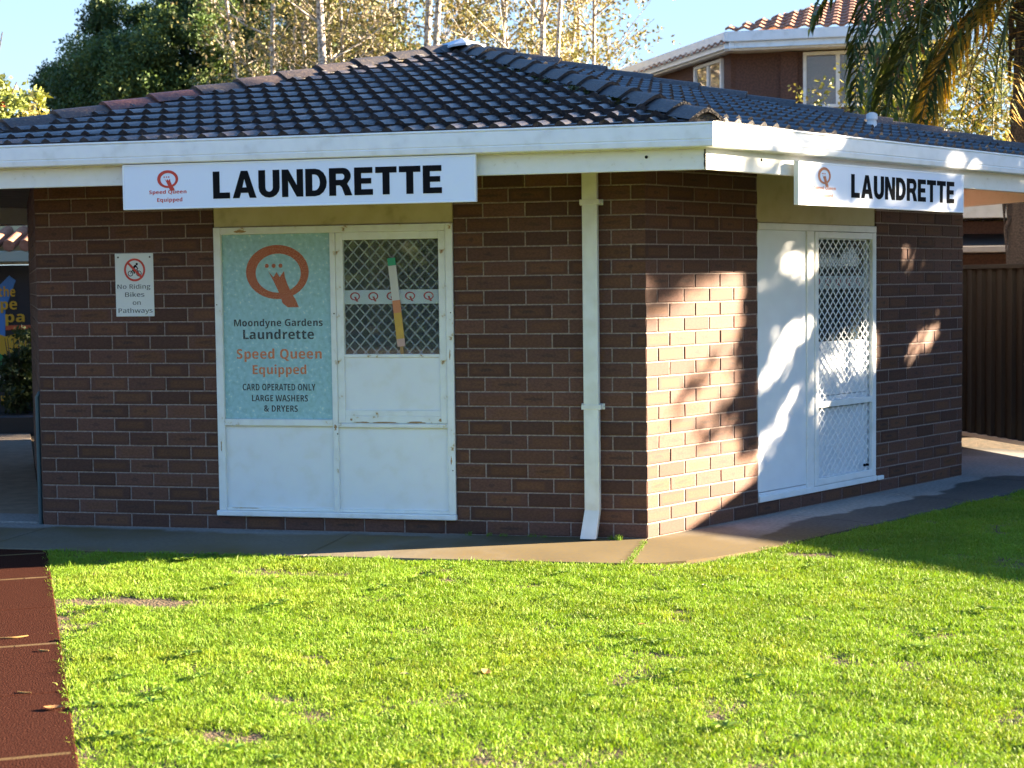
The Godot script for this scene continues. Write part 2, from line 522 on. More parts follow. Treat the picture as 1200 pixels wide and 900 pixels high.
func setting() -> void:
	var g := MB.new()
	g.quad(Vector3(-500, -0.018, 500), Vector3(500, -0.018, 500), Vector3(500, -0.018, -500), Vector3(-500, -0.018, -500))
	ground_kind(build(g, "ground", M.soil, self))
	var pv := Node3D.new()
	pv.name = "pavement"
	add_child(pv)
	ground_kind(pv)
	var E := 1.01
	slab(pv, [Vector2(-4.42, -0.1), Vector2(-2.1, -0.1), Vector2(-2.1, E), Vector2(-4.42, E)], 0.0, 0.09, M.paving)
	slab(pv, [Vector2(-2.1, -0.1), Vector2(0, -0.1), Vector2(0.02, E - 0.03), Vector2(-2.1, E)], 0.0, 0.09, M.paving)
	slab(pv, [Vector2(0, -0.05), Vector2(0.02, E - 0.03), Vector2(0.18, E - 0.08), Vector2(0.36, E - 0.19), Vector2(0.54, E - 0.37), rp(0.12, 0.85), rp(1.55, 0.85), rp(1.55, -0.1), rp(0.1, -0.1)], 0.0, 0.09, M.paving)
	slab(pv, [rp(1.55, -0.1), rp(1.55, 0.85), rp(3.05, 0.85), rp(3.05, -0.1)], 0.0, 0.09, M.paving)
	slab(pv, [rp(3.05, -0.1), rp(3.05, 0.85), rp(4.48, 0.85), rp(4.48, -0.1)], 0.0, 0.09, M.paving)
	slab(pv, [rp(4.48, -0.05), rp(4.48, 0.85), rp(5.4, 0.87), rp(5.4, -0.6), rp(4.6, -0.2)], 0.0, 0.09, M.paving)
	slab(pv, [rp(5.4, -0.6), rp(5.4, 0.87), rp(6.6, 1.05), rp(6.9, -1.6)], 0.0, 0.09, M.paving)
	# covered way on the left: threshold strip and floor
	slab(pv, [Vector2(-9.0, E), Vector2(-9.0, -0.06), Vector2(-4.42, -0.06), Vector2(-4.42, E)], 0.0, 0.09, M.paving)
	slab(pv, [Vector2(-9.0, -0.06), Vector2(-9.0, -0.46), Vector2(-4.78, -0.46), Vector2(-4.55, -0.06)], 0.012, 0.1, M.paving)
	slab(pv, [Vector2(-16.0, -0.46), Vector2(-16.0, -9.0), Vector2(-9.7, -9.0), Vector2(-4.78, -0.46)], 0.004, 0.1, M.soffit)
	# red path
	var rd := Node3D.new()
	rd.name = "path"
	add_child(rd)
	ground_kind(rd)
	var al := Vector2(0.5, 0.866025)
	var ac := Vector2(0.866025, -0.5)
	var keep := PackedVector2Array([Vector2(-20, E + 0.004), Vector2(20, E + 0.004), Vector2(20, 20), Vector2(-20, 20)])
	var cuts := [-2.4, -0.96, -0.02, 0.95, 1.91, 2.92, 3.9, 4.9, 5.9, 7.0]
	for i in cuts.size() - 1:
		var a: float = cuts[i]
		var z: float = cuts[i + 1]
		var poly := PackedVector2Array([al * a + ac * -3.9, al * z + ac * -3.9, al * z + ac * -5.5, al * a + ac * -5.5])
		for cut: PackedVector2Array in Geometry2D.intersect_polygons(poly, keep):
			if absf(area(cut)) > 0.02:
				slab(rd, cut, -0.006, 0.06, M.redpath, "slab", 0.007)
	# moss in the joints of the path
	for i in range(1, cuts.size() - 1):
		var a: float = cuts[i]
		if i in [3, 5, 7]: continue
		var mo := MB.new()
		var pa := al * (a - 0.012) + ac * -5.5
		var pb := al * (a - 0.012) + ac * -3.93
		var pc := al * (a + 0.012) + ac * -3.93
		var pd := al * (a + 0.012) + ac * -5.5
		var n := 24
		for k in n:
			var t0 := float(k) / n
			var t1 := float(k + 1) / n
			var w0 := rng.randf_range(0.3, 1.0)
			var q0 := pa.lerp(pb, t0); var q1 := pa.lerp(pb, t1)
			var q2 := pd.lerp(pc, t1); var q3 := pd.lerp(pc, t0)
			var m0 := (q0 + q3) * 0.5; var m1 := (q1 + q2) * 0.5
			mo.quad(Vector3(m0.x, -0.001, m0.y), Vector3(m1.x, -0.001, m1.y), Vector3(lerpf(m1.x, q1.x, w0), -0.009, lerpf(m1.y, q1.y, w0)), Vector3(lerpf(m0.x, q0.x, w0), -0.009, lerpf(m0.y, q0.y, w0)))
			mo.quad(Vector3(lerpf(m0.x, q3.x, w0), -0.009, lerpf(m0.y, q3.y, w0)), Vector3(lerpf(m1.x, q2.x, w0), -0.009, lerpf(m1.y, q2.y, w0)), Vector3(m1.x, -0.001, m1.y), Vector3(m0.x, -0.001, m0.y))
		build(mo, "moss", M.moss, rd).set_meta("kind", "stuff")


func area(p: PackedVector2Array) -> float:
	var s := 0.0
	for i in p.size(): s += p[i].cross(p[(i + 1) % p.size()])
	return s * 0.5


# ---------------------------------------------------------------- the laundrette
func brick_mesh(w: float, variant: int) -> ArrayMesh:
	var key := "b%d_%d" % [roundi(w * 1000), variant]
	if cache.has(key): return cache[key]
	var b := MB.new()
	brick_into(b, w, variant, Vector3.ZERO, Basis.IDENTITY)
	cache[key] = b.mesh()
	return cache[key]


func brick_into(b: MB, w: float, variant: int, at: Vector3, bs: Basis) -> void:
	var h := 0.0900
	var t := Transform3D(bs, at)
	var x := w * 0.5
	var y := h * 0.5
	var k := 0.0045
	var r := RandomNumberGenerator.new()
	r.seed = variant * 31 + 5
	var f := []
	for s: Array in [[-1, -1], [1, -1], [1, 1], [-1, 1]]:
		f.append(Vector3(s[0] * (x - k * r.randf_range(0.6, 1.5)), s[1] * (y - k * r.randf_range(0.6, 1.5)), 0))
	var e := [Vector3(-x, -y, -k), Vector3(x, -y, -k), Vector3(x, y, -k), Vector3(-x, y, -k)]
	var d := [Vector3(-x, -y, -0.03), Vector3(x, -y, -0.03), Vector3(x, y, -0.03), Vector3(-x, y, -0.03)]
	var u0 := Vector2((variant % 4) * 0.25 + 0.004, (variant / 4 % 8) * 0.125 + 0.004)
	var us := Vector2(0.242 * minf(1.0, w / 0.2874), 0.117)
	var uvf := func(p: Vector3) -> Vector2: return u0 + us * Vector2(p.x / w + 0.5, 0.5 - p.y / h)
	b.quad(t * f[0], t * f[1], t * f[2], t * f[3], uvf.call(f[0]), uvf.call(f[1]), uvf.call(f[2]), uvf.call(f[3]))
	for i in 4:
		var j := (i + 1) % 4
		b.quad(t * e[i], t * e[j], t * f[j], t * f[i], uvf.call(e[i]), uvf.call(e[j]), uvf.call(f[j]), uvf.call(f[i]))
		b.quad(t * d[i], t * d[j], t * e[j], t * e[i], uvf.call(e[i]), uvf.call(e[j]), uvf.call(e[j]), uvf.call(e[i]))


# lays stretcher-bond courses between x0 and x1; openings are Rect2 (x, y); single > 0: bricks nearer than that are parts of their own
func courses(wall: Node3D, x0: float, x1: float, starts: Array, openings: Array, singles: Array) -> void:
	var joined := MB.new()
	for i in 26:
		var y := 0.1 * i
		var st: Array = starts[i % 2]
		var cuts: Array[float] = [x0, x1]
		for q: float in st: cuts.append(q)
		for o: Rect2 in openings:
			if y + 0.05 > o.position.y and y + 0.05 < o.end.y:
				cuts.append(o.position.x); cuts.append(o.end.x)
		cuts.sort()
		for j in cuts.size() - 1:
			var a := cuts[j]
			var z := cuts[j + 1]
			if z - a < 0.035 or a < x0 - 0.001 or z > x1 + 0.001: continue
			var mid := (a + z) * 0.5
			var open := false
			for o: Rect2 in openings:
				if o.has_point(Vector2(mid, y + 0.05)): open = true
			if open: continue
			var ga := 0.0 if absf(a - x0) < 0.001 else 0.005
			var gz := 0.0 if absf(z - x1) < 0.001 else 0.005
			for o: Rect2 in openings:
				if absf(a - o.end.x) < 0.001: ga = 0.002
				if absf(z - o.position.x) < 0.001: gz = 0.002
			var w := (z - gz) - (a + ga)
			var at := Vector3((z - gz + a + ga) * 0.5, y + 0.05, rng.randf_range(-0.0012, 0.0008))
			var va := rng.randi() % 32
			var alone := false
			for sg: Array in singles:
				if mid > sg[0] and mid < sg[1]: alone = true
			if alone: put(brick_mesh(w, va), "brick", M.brick, wall, Transform3D(Basis(Vector3(0, 0, 1), rng.randf_range(-0.004, 0.004)) * Basis(Vector3(0, 1, 0), rng.randf_range(-0.006, 0.006)), at))
			else: brick_into(joined, w, va, at, Basis.IDENTITY)
	if joined.v.size():
		build(joined, "brickwork", M.brick, wall).set_meta("kind", "stuff")


func perps(first: float, step: float, n: int, extra: Array = []) -> Array:
	var a := extra.duplicate()
	for i in n: a.append(first + step * i)
	return a


func laundrette() -> void:
	var B := thing("laundrette", "low hexagonal dark brick laundrette with charcoal tiled roof and white gutter", "building")
	var P := 0.2974
	# front wall
	var w0 := part("brick_wall", B, wall_frame(0))
	courses(w0, -SIDE, 0.0, [perps(-0.235, -P, 15), perps(-0.352, -P, 15, [-0.10])], [Rect2(-3.11, 0.1, 1.77, 2.6)], [[-9.0, 9.0]])
	var c0 := MB.new()
	c0.box(Vector3(-SIDE, -0.05, -0.22), Vector3(-3.112, 2.62, -0.006))
	c0.box(Vector3(-1.338, -0.05, -0.22), Vector3(-0.002, 2.62, -0.006))
	c0.box(Vector3(-3.112, -0.05, -0.22), Vector3(-1.338, 0.098, -0.006))
	build(c0, "mortar", M.mortar, w0)
	# entrance wall
	var w1 := part("brick_wall", B, wall_frame(1))
	courses(w1, 0.0, SIDE, [perps(0.13, P, 15), perps(0.26, P, 15)].map(func(a: Array) -> Array: return a), [Rect2(1.333, 0.1, 1.69, 2.6)], [[0.0, 1.34]])
	var c1 := MB.new()
	c1.box(Vector3(0.002, -0.05, -0.22), Vector3(1.331, 2.62, -0.006))
	c1.box(Vector3(3.025, -0.05, -0.22), Vector3(SIDE, 2.62, -0.006))
	c1.box(Vector3(1.331, -0.05, -0.22), Vector3(3.025, 0.098, -0.006))
	build(c1, "mortar", M.mortar, w1)
	# the other walls
	for k in range(2, 6):
		var wk := part("brick_wall", B, wall_frame(k))
		var ck := MB.new()
		ck.box(Vector3(0, -0.05, -0.22), Vector3(SIDE, 2.62, -0.006))
		build(ck, "mortar", M.mortar, wk)
		if k == 5 or k == 2: courses(wk, 0.0, SIDE, [perps(0.13, P, 15), perps(0.26, P, 15)], [], [])
	# floor and ceiling, eaves
	var fl := MB.new()
	var ce := MB.new()
	for k in 6:
		var a := hexcorner(k, -0.1, 0); var b := hexcorner(k + 1, -0.1, 0)
		fl.tri(MID + Vector3.UP * 0.02, a + Vector3.UP * 0.02, b + Vector3.UP * 0.02)
		var a2 := hexcorner(k, 0.86, 2.6); var b2 := hexcorner(k + 1, 0.86, 2.6)
		ce.tri(MID + Vector3.UP * 2.6, b2, a2)
		ce.tri(MID + Vector3.UP * 2.64, a2 + Vector3.UP * 0.04, b2 + Vector3.UP * 0.04)
	build(fl, "floor", M.floor, B)
	build(ce, "soffit", M.soffit, B)
	var bm := MB.new()
	hexring(bm, [Vector2(0.825, 2.43), Vector2(0.862, 2.43), Vector2(0.864, 2.434), Vector2(0.864, 2.553), Vector2(0.825, 2.597)])
	build(bm, "fascia_board", M.beam, B)
	var gu := MB.new()
	hexring(gu, [Vector2(0.868, 2.563), Vector2(0.944, 2.563), Vector2(0.950, 2.569), Vector2(0.953, 2.60), Vector2(0.950, 2.606), Vector2(0.953, 2.612), Vector2(0.953, 2.69), Vector2(0.946, 2.697), Vector2(0.956, 2.702), Vector2(0.954, 2.712), Vector2(0.944, 2.712), Vector2(0.940, 2.575), Vector2(0.868, 2.575)])
	build(gu, "gutter", M.white, B)
	var gb := MB.new()
	hexring(gb, [Vector2(0.80, 2.64), Vector2(0.867, 2.555), Vector2(0.867, 2.705), Vector2(0.80, 2.70)])
	build(gb, "roof_edge", M.beam, B)
	# knot holes in the fascia board
	for q: Array in [[0, 0.13], [1, 0.10], [0, -4.42]]:
		var kn := MB.new()
		kn.tube([Vector3(0, 0, 0.8635), Vector3(0, 0, 0.8665)], [0.011, 0.009], 9)
		var fr := wall_frame(q[0])
		build(kn, "knot_hole", M.black, B, fr * Transform3D(Basis.IDENTITY, Vector3(q[1], 2.515, 0)))
	# dark strip standing in for the shadowed gap between fascia boards at the corner
	var rt := MB.new()
	var cp := hexcorner(0, 0.8655, 0)
	for i in 9:
		var y := 2.432 + 0.0135 * i
		var w := 0.004 + 0.004 * absf(sin(i * 2.3))
		rt.box(Vector3(-w, y, -0.006), Vector3(w * 0.6, y + 0.0135, 0.0012), 0.001, Transform3D(Basis(Vector3.UP, deg_to_rad(15.0)), cp + Vector3(-0.008, 0, 0)))
	build(rt, "gap_strip", M.bark_dark, B)
	roof(B)
	downpipe(B)
	window(B)
	door(B)
	# conduit and timber strip beside the covered way
	var t5 := wall_frame(5)
	var cd := MB.new()
	cd.tube([Vector3(SIDE - 0.05, 0.0, 0.02), Vector3(SIDE - 0.05, 0.95, 0.02), Vector3(SIDE - 0.08, 0.98, 0.0)], [0.016, 0.016, 0.016], 8)
	build(cd, "conduit", M.teal, B, t5)


func roof(B: Node3D) -> void:
	var R := part("roof", B)
	var o0 := 0.905
	var y0 := 2.678
	var top := 3.90
	var run := APO + o0
	var T := sqrt(run * run + (top - y0) * (top - y0))
	var half := run * tan(deg_to_rad(30.0))
	var under := MB.new()
	for k in 6:
		under.tri(hexcorner(k - 1, o0 - 0.03, y0 - 0.02), hexcorner(k, o0 - 0.03, y0 - 0.02), MID + Vector3.UP * (top - 0.02))
	build(under, "sarking", M.black, R)
	var w := 0.28
	var rows := 15
	var g := T / rows
	var prof := [Vector2(0, 0), Vector2(0.48, 0.02), Vector2(0.58, 0.55), Vector2(0.74, 1.0), Vector2(0.90, 0.55)]
	var xs := []
	var hs := []
	for s in 2:
		for p: Vector2 in prof:
			xs.append((s + p.x) * w * 0.5 - w * 0.5); hs.append(p.y * 0.026)
	xs.append(w * 0.5); hs.append(0.0)
	for k in 6:
		var a := hexcorner(k - 1, o0, y0)
		var b := hexcorner(k, o0, y0)
		var ex := (b - a).normalized()
		var ey := (MID + Vector3.UP * top - (a + b) * 0.5).normalized()
		var fr := Transform3D(Basis(ex, ex.cross(ey).cross(ex), ex.cross(ey)), (a + b) * 0.5)
		var joined := MB.new()
		for r in rows:
			var t0 := g * r - (0.0 if r == 0 else 0.03)
			var hw := half * (1.0 - t0 / T)
			var n := ceili(hw / w) + 1
			for i in range(-n, n + 1):
				var cx := (i + (0.25 if r % 2 else -0.25)) * w
				if absf(cx) - w * 0.5 > hw - 0.05: continue
				var whole := absf(cx) + w * 0.5 < half * (1.0 - (t0 + g + 0.04) / T) - 0.03
				if k < 2:
					var vm := rng.randi() % 4
					var m: ArrayMesh
					if whole:
						if not cache.has("tile"): cache["tile"] = tile_mesh(xs, hs, g, 0.0, 0.0, 1e3, 0.0)
						m = cache["tile"]
					else: m = tile_mesh(xs, hs, g, cx, t0, half, T)
					var jig := Basis(Vector3(0, 0, 1), rng.randf_range(-0.008, 0.008)) * Basis(Vector3(1, 0, 0), rng.randf_range(-0.006, 0.006))
					put(m, "roof_tile", M.tile[vm], R, fr * Transform3D(jig, Vector3(cx, t0, rng.randf_range(-0.001, 0.003))))
				else:
					tile_into(joined, xs, hs, g, cx, t0, half, T, Vector3(cx, t0, 0))
		if k >= 2:
			build(joined, "tiling", M.tile[0], R, fr).set_meta("kind", "stuff")
	# hips: mortar bedding and capping tiles
	for k in 6:
		var c := hexcorner(k, o0 + 0.01, y0)
		var up := MID + Vector3.UP * top - c
		var L := up.length()
		var d := up.normalized()
		var sd := d.cross(Vector3.UP).normalized()
		var nn := sd.cross(d)
		var fr := Transform3D(Basis(sd, d, nn), c)
		if k in [5, 0, 1]:
			var bd := MB.new()
			var steps := 40
			for i in steps:
				var ya := lerpf(0.10, L, float(i) / steps)
				var yb := lerpf(0.10, L, float(i + 1) / steps)
				for s: float in [-1.0, 1.0]:
					var wa := 0.135 + 0.012 * sin(i * 2.1 + s)
					var wb := 0.135 + 0.012 * sin((i + 1) * 2.1 + s)
					var q := [Vector3(s * wa, ya, -0.035), Vector3(s * wb, yb, -0.035), Vector3(s * 0.07, yb, 0.045), Vector3(s * 0.07, ya, 0.045)]
					if s > 0: bd.quad(q[0], q[1], q[2], q[3])
					else: bd.quad(q[3], q[2], q[1], q[0])
			bd.box(Vector3(-0.075, 0.06, -0.06), Vector3(0.075, 0.10, 0.075), 0.03)
			build(bd, "hip_bedding", M.bedding, R, fr)
		var n := 13
		var pl := (L - 0.05) / n
		for i in n:
			if not cache.has("hip"):
				var h := MB.new()
				var sec := []
				for j in 9:
					var x := -0.12 + 0.03 * j
					sec.append(Vector2(x, 0.088 - 0.85 * (sqrt(x * x + 0.0016) - 0.04) if absf(x) < 0.5 else 0.0))
				var l := pl + 0.045
				for j in 8:
					var p: Vector2 = sec[j]; var q: Vector2 = sec[j + 1]
					var np := Vector3(-(q.y - p.y), 0, q.x - p.x).normalized()
					var a0 := Vector3(p.x, 0, p.y + 0.028); var a1 := Vector3(q.x, 0, q.y + 0.028)
					var b0 := Vector3(p.x * 0.94, l, p.y); var b1 := Vector3(q.x * 0.94, l, q.y)
					h.quad(a0, a1, b1, b0)
					h.quad(Vector3(p.x, 0, p.y + 0.002), Vector3(q.x, 0, q.y + 0.002), a1, a0)
				cache["hip"] = h.mesh()
			var mk: int = (1 if i % 3 else 0) if k != 5 else ([2, 1, 1, 1, 2, 2, 0, 1, 0, 0, 3, 3, 3][i])
			if k == 0: mk = 3 if i % 2 else 0
			var jig := Basis(Vector3(0, 0, 1), rng.randf_range(-0.02, 0.02)) * Basis(Vector3(1, 0, 0), rng.randf_range(-0.008, 0.004))
			put(cache["hip"], "hip_tile", M.hip[mk], R, fr * Transform3D(jig, Vector3(0, pl * i + (0.05 if i == 0 else -0.02), 0)))
	# moss in the bedding of the corner hip
	var mo := MB.new()
	var c0 := hexcorner(0, o0, y0)
	var u0 := MID + Vector3.UP * top - c0
	var s0 := u0.normalized().cross(Vector3.UP).normalized()
	for i in 260:
		var t := rng.randf_range(0.12, 0.85)
		if absf(fmod(t * 7.0, 1.0) - 0.5) > 0.3: continue
		var p := c0 + u0 * t + s0 * (-0.15 + rng.randf_range(-0.05, 0.05)) + Vector3.UP * rng.randf_range(0.0, 0.03)
		var k := rng.randf_range(0.6, 1.2)
		mo.col = Color(0.06 * k, 0.065 * k, 0.015 * k)
		var wm := rng.randf_range(0.012, 0.03)
		for j in 3:
			var d := Vector3(rng.randf_range(-1, 1), rng.randf_range(0.2, 1), rng.randf_range(-1, 1)) * wm
			var e := Vector3(rng.randf_range(-1, 1), rng.randf_range(-0.3, 0.3), rng.randf_range(-1, 1)) * wm
			mo.tri(p - e, p + e, p + d)
	build(mo, "moss", M.moss_green, R).set_meta("kind", "stuff")
	# lead saddle over the top
	var ld := MB.new()
	var ap := MID + Vector3(0, top + 0.01, 0)
	var seg := 18
	for i in seg:
		var a0 := TAU * i / seg
		var a1 := TAU * (i + 1) / seg
		var r0 := 0.30 + 0.07 * sin(a0 * 3.0 + 0.4); var r1 := 0.30 + 0.07 * sin(a1 * 3.0 + 0.4)
		var p0 := ap + Vector3(sin(a0) * r0, 0.06 - r0 * 0.12 + 0.015 * sin(a0 * 6.0), cos(a0) * r0)
		var p1 := ap + Vector3(sin(a1) * r1, 0.06 - r1 * 0.12 + 0.015 * sin(a1 * 6.0), cos(a1) * r1)
		ld.tri(ap + Vector3.UP * 0.125, p0, p1)
		ld.quad(p0 + Vector3.DOWN * 0.02, p1 + Vector3.DOWN * 0.02, p1, p0)
	build(ld, "lead_flashing", M.lead, R)
	# vent pipe through the entrance-side slope, with its flashing sheet
	var vp := MB.new()
	var vb := Vector3(1.475, 2.91, -2.75)
	vp.tube([vb, vb + Vector3.UP * 0.05, vb + Vector3.UP * 0.13, vb + Vector3.UP * 0.131, vb + Vector3.UP * 0.175, vb + Vector3.UP * 0.19], [0.062, 0.045, 0.036, 0.046, 0.046, 0.02], 12)
	build(vp, "vent_pipe", M.white, R)
	var a1 := hexcorner(0, o0, y0); var b1 := hexcorner(1, o0, y0)
	var ex1 := (b1 - a1).normalized()
	var ey1 := (MID + Vector3.UP * top - (a1 + b1) * 0.5).normalized()
	var fs := MB.new()
	fs.box(Vector3(-0.05, -0.03, 0.045), Vector3(0.42, 0.03, 0.052), 0.002)
	build(fs, "vent_flashing", M.lead, R, Transform3D(Basis(ex1, ey1, ex1.cross(ey1)), vb + ex1 * 0.1 + Vector3.DOWN * 0.045))


func tile_mesh(xs: Array, hs: Array, g: float, cx: float, t0: float, half: float, T: float) -> ArrayMesh:
	var b := MB.new()
	tile_into(b, xs, hs, g, cx, t0, half, T, Vector3.ZERO)
	return b.mesh()


func tile_into(b: MB, xs: Array, hs: Array, g: float, cx: float, t0: float, half: float, T: float, at: Vector3) -> void:
	var l := g + 0.04
	var lim0 := half * (1.0 - t0 / T) - 0.02 if T > 0.0 else 1e3
	var lim1 := half * (1.0 - (t0 + l) / T) - 0.02 if T > 0.0 else 1e3
	for j in xs.size() - 1:
		var xa: float = xs[j]; var xb: float = xs[j + 1]
		var a0 := Vector3(clampf(cx + xa, -lim0, lim0) - cx, 0, 0.048 + hs[j])
		var a1 := Vector3(clampf(cx + xb, -lim0, lim0) - cx, 0, 0.048 + hs[j + 1])
		var b0 := Vector3(clampf(cx + xa, -lim1, lim1) - cx, l, 0.004 + hs[j])
		var b1 := Vector3(clampf(cx + xb, -lim1, lim1) - cx, l, 0.004 + hs[j + 1])
		if a1.x - a0.x < 1e-4 and b1.x - b0.x < 1e-4: continue
		b.quad(at + a0, at + a1, at + b1, at + b0)
		b.quad(at + Vector3(a0.x, 0, hs[j] * 0.85 - 0.004), at + Vector3(a1.x, 0, hs[j + 1] * 0.85 - 0.004), at + a1, at + a0)


func downpipe(B: Node3D) -> void:
	var D := part("downpipe", B)
	var b := MB.new()
	var prof := []
	for i in 4:
		var c: Vector2 = [Vector2(0.045, 0.028), Vector2(-0.045, 0.028), Vector2(-0.045, -0.028), Vector2(0.045, -0.028)][i]
		for j in 3:
			var a := PI / 2 * (i - 0.0) + PI / 4 * j
			prof.append(c + Vector2(cos(a), sin(a)) * 0.007)
	# path: from the soffit down, then kicked out to the left and forward
	var pth := [Vector3(-0.368, 2.6, 0.05), Vector3(-0.368, 0.20, 0.05), Vector3(-0.388, 0.012, 0.11)]
	for i in 2:
		for j in prof.size():
			var p: Vector2 = prof[j]; var q: Vector2 = prof[(j + 1) % prof.size()]
			var k := 1.0 if i == 0 else 1.06
			b.quad(pth[i] + Vector3(q.x, 0, q.y), pth[i] + Vector3(p.x, 0, p.y), pth[i + 1] + Vector3(p.x * k, 0, p.y), pth[i + 1] + Vector3(q.x * k, 0, q.y))
	build(b, "pipe", M.pipe, D)
	for y: float in [2.287, 0.903]:
		var br := MB.new()
		br.box(Vector3(-0.435, y - 0.017, 0.002), Vector3(-0.30, y + 0.017, 0.0875), 0.002)
		br.box(Vector3(-0.447, y - 0.02, -0.001), Vector3(-0.286, y + 0.02, 0.008), 0.002)
		var o := build(br, "bracket", M.pipe, D)
		for x: float in [-0.442, -0.291]:
			var sc := MB.new()
			sc.tube([Vector3(x, y, 0.007), Vector3(x, y, 0.011)], [0.006, 0.004], 6)
			build(sc, "screw", M.lead, o)


# a frame of four bars round a rectangle
func bars(b: MB, x0: float, x1: float, y0: float, y1: float, w: float, z0: float, z1: float, ch := 0.003) -> void:
	b.box(Vector3(x0, y0, z0), Vector3(x0 + w, y1, z1), ch)
	b.box(Vector3(x1 - w, y0, z0), Vector3(x1, y1, z1), ch)
	b.box(Vector3(x0 + w - 0.001, y0, z0), Vector3(x1 - w + 0.001, y0 + w, z1 - 0.0015), ch)
	b.box(Vector3(x0 + w - 0.001, y1 - w, z0), Vector3(x1 - w + 0.001, y1, z1 - 0.0015), ch)


# diamond lattice of flat strands clipped to a rectangle
func lattice(b: MB, x0: float, x1: float, y0: float, y1: float, px: float, py: float, wd: float, z: float, thick: float) -> void:
	var slope := py / px
	for s: float in [-1.0, 1.0]:
		var n := ceili((y1 - y0 + (x1 - x0) * slope) / py) + 1
		for i in range(-1, n + 1):
			# line y = y0 + c + s*slope*(x-x0)
			var c := i * py - (0.0 if s > 0 else 0.0)
			var base := y0 + c - ((x1 - x0) * slope if s > 0 else 0.0)
			var p := Vector2(x0, base)
			var q := Vector2(x1, base + s * slope * (x1 - x0))
			# clip to y0..y1
			var dv := q - p
			var ta := 0.0
			var tb := 1.0
			var u0 := (y0 - p.y) / dv.y; var u1 := (y1 - p.y) / dv.y
			ta = maxf(ta, minf(u0, u1)); tb = minf(tb, maxf(u0, u1))
			if tb - ta < 0.01: continue
			var a := p + dv * ta; var e := p + dv * tb
			var nn := (e - a).normalized().orthogonal() * wd * 0.5
			var zz := z + (thick * 0.5 if s > 0 else 0.0)
			var pts := PackedVector2Array([a + nn, a - nn, e - nn, e + nn])
			if area(pts) < 0: pts.reverse()
			b.plate(pts, zz, zz + thick)


func window(B: Node3D) -> void:
	var W := part("window", B)
	# cream board over the window, up to the soffit
	var tr := MB.new()
	tr.box(Vector3(-3.108, 2.172, -0.03), Vector3(-1.342, 2.598, -0.006), 0.003)
	build(tr, "transom_board", M.cream, W)
	var fr := MB.new()
	fr.box(Vector3(-3.107, 0.14, -0.06), Vector3(-3.052, 2.17, 0.016), 0.004)
	fr.box(Vector3(-1.395, 0.14, -0.06), Vector3(-1.343, 2.17, 0.016), 0.004)
	fr.box(Vector3(-3.053, 2.118, -0.06), Vector3(-1.394, 2.169, 0.0145), 0.004)
	fr.box(Vector3(-2.236, 0.14, -0.06), Vector3(-2.196, 2.119, 0.013), 0.004)
	fr.box(Vector3(-3.053, 0.752, -0.06), Vector3(-2.235, 0.80, 0.011), 0.004)
	fr.box(Vector3(-2.197, 0.745, -0.06), Vector3(-1.394, 0.775, 0.010), 0.004)
	fr.box(Vector3(-3.053, 0.141, -0.06), Vector3(-1.394, 0.163, 0.006), 0.003)
	build(fr, "frame", M.frame, W)
	var si := MB.new()
	si.box(Vector3(-3.122, 0.101, -0.05), Vector3(-1.336, 0.1395, 0.034), 0.006)
	build(si, "sill", M.white, W)
	var sa := MB.new()
	bars(sa, -2.1955, -1.396, 0.776, 2.1175, 0.052, -0.04, 0.002)
	sa.box(Vector3(-2.145, 1.238, -0.04), Vector3(-1.447, 1.262, -0.003), 0.003)
	sa.box(Vector3(-2.145, 0.827, -0.04), Vector3(-1.447, 0.868, -0.002), 0.003)
	build(sa, "sash", M.frame, W)
	for q: Array in [[-3.052, -2.236, 0.163, 0.752], [-2.196, -1.395, 0.163, 0.745], [-2.144, -1.448, 0.868, 1.238]]:
		var pn := MB.new()
		pn.box(Vector3(q[0], q[2], -0.03), Vector3(q[1], q[3], -0.012), 0.001)
		build(pn, "panel", M.panel, W)
	var gl := MB.new()
	gl.box(Vector3(-2.146, 1.26, -0.024), Vector3(-1.446, 2.068, -0.020))
	build(gl, "glass_pane", M.glass, W)
	var la := MB.new()
	lattice(la, -2.146, -1.446, 1.262, 2.066, 0.0805, 0.088, 0.010, -0.045, 0.003)
	build(la, "grille", M.grille, W)
	# rust where the photo shows it: head of the frame, foot of the sash, the mullion's joint
	var ru := RandomNumberGenerator.new()
	ru.seed = 4
	for q: Array in [[-2.905, 2.140, 0.055, 0.012, 0.0146], [-1.85, 0.781, 0.16, 0.006, 0.0026], [-1.62, 0.783, 0.10, 0.008, 0.0026], [-2.02, 0.782, 0.07, 0.006, 0.0026], [-2.215, 0.745, 0.012, 0.03, 0.0131], [-2.10, 0.80, 0.012, 0.012, 0.0026], [-1.45, 0.80, 0.014, 0.014, 0.0026], [-1.37, 1.26, 0.006, 0.05, 0.0161], [-1.37, 0.52, 0.006, 0.035, 0.0161], [-3.08, 0.60, 0.006, 0.05, 0.0161], [-2.9, 0.158, 0.12, 0.004, 0.0066]]:
		var pts := PackedVector2Array()
		for i in 16:
			var a := TAU * i / 16
			pts.append(Vector2(q[0], q[1]) + Vector2(cos(a) * q[2], sin(a) * q[3]) * ru.randf_range(0.45, 1.0))
		var st := MB.new()
		st.plate(pts, q[4] - 0.0004, q[4] + 0.0003)
		build(st, "rust_stain", M.rust, W)
	for p: Array in [[-2.2, 0.7], [-3.09, 1.62], [-1.36, 0.45], [-1.36, 1.55], [-2.21, 1.55]]:
		var sc := MB.new()
		sc.tube([Vector3(p[0], p[1], 0.012), Vector3(p[0], p[1], 0.0185)], [0.006, 0.004], 7)
		build(sc, "screw", M.bark_dark, W)


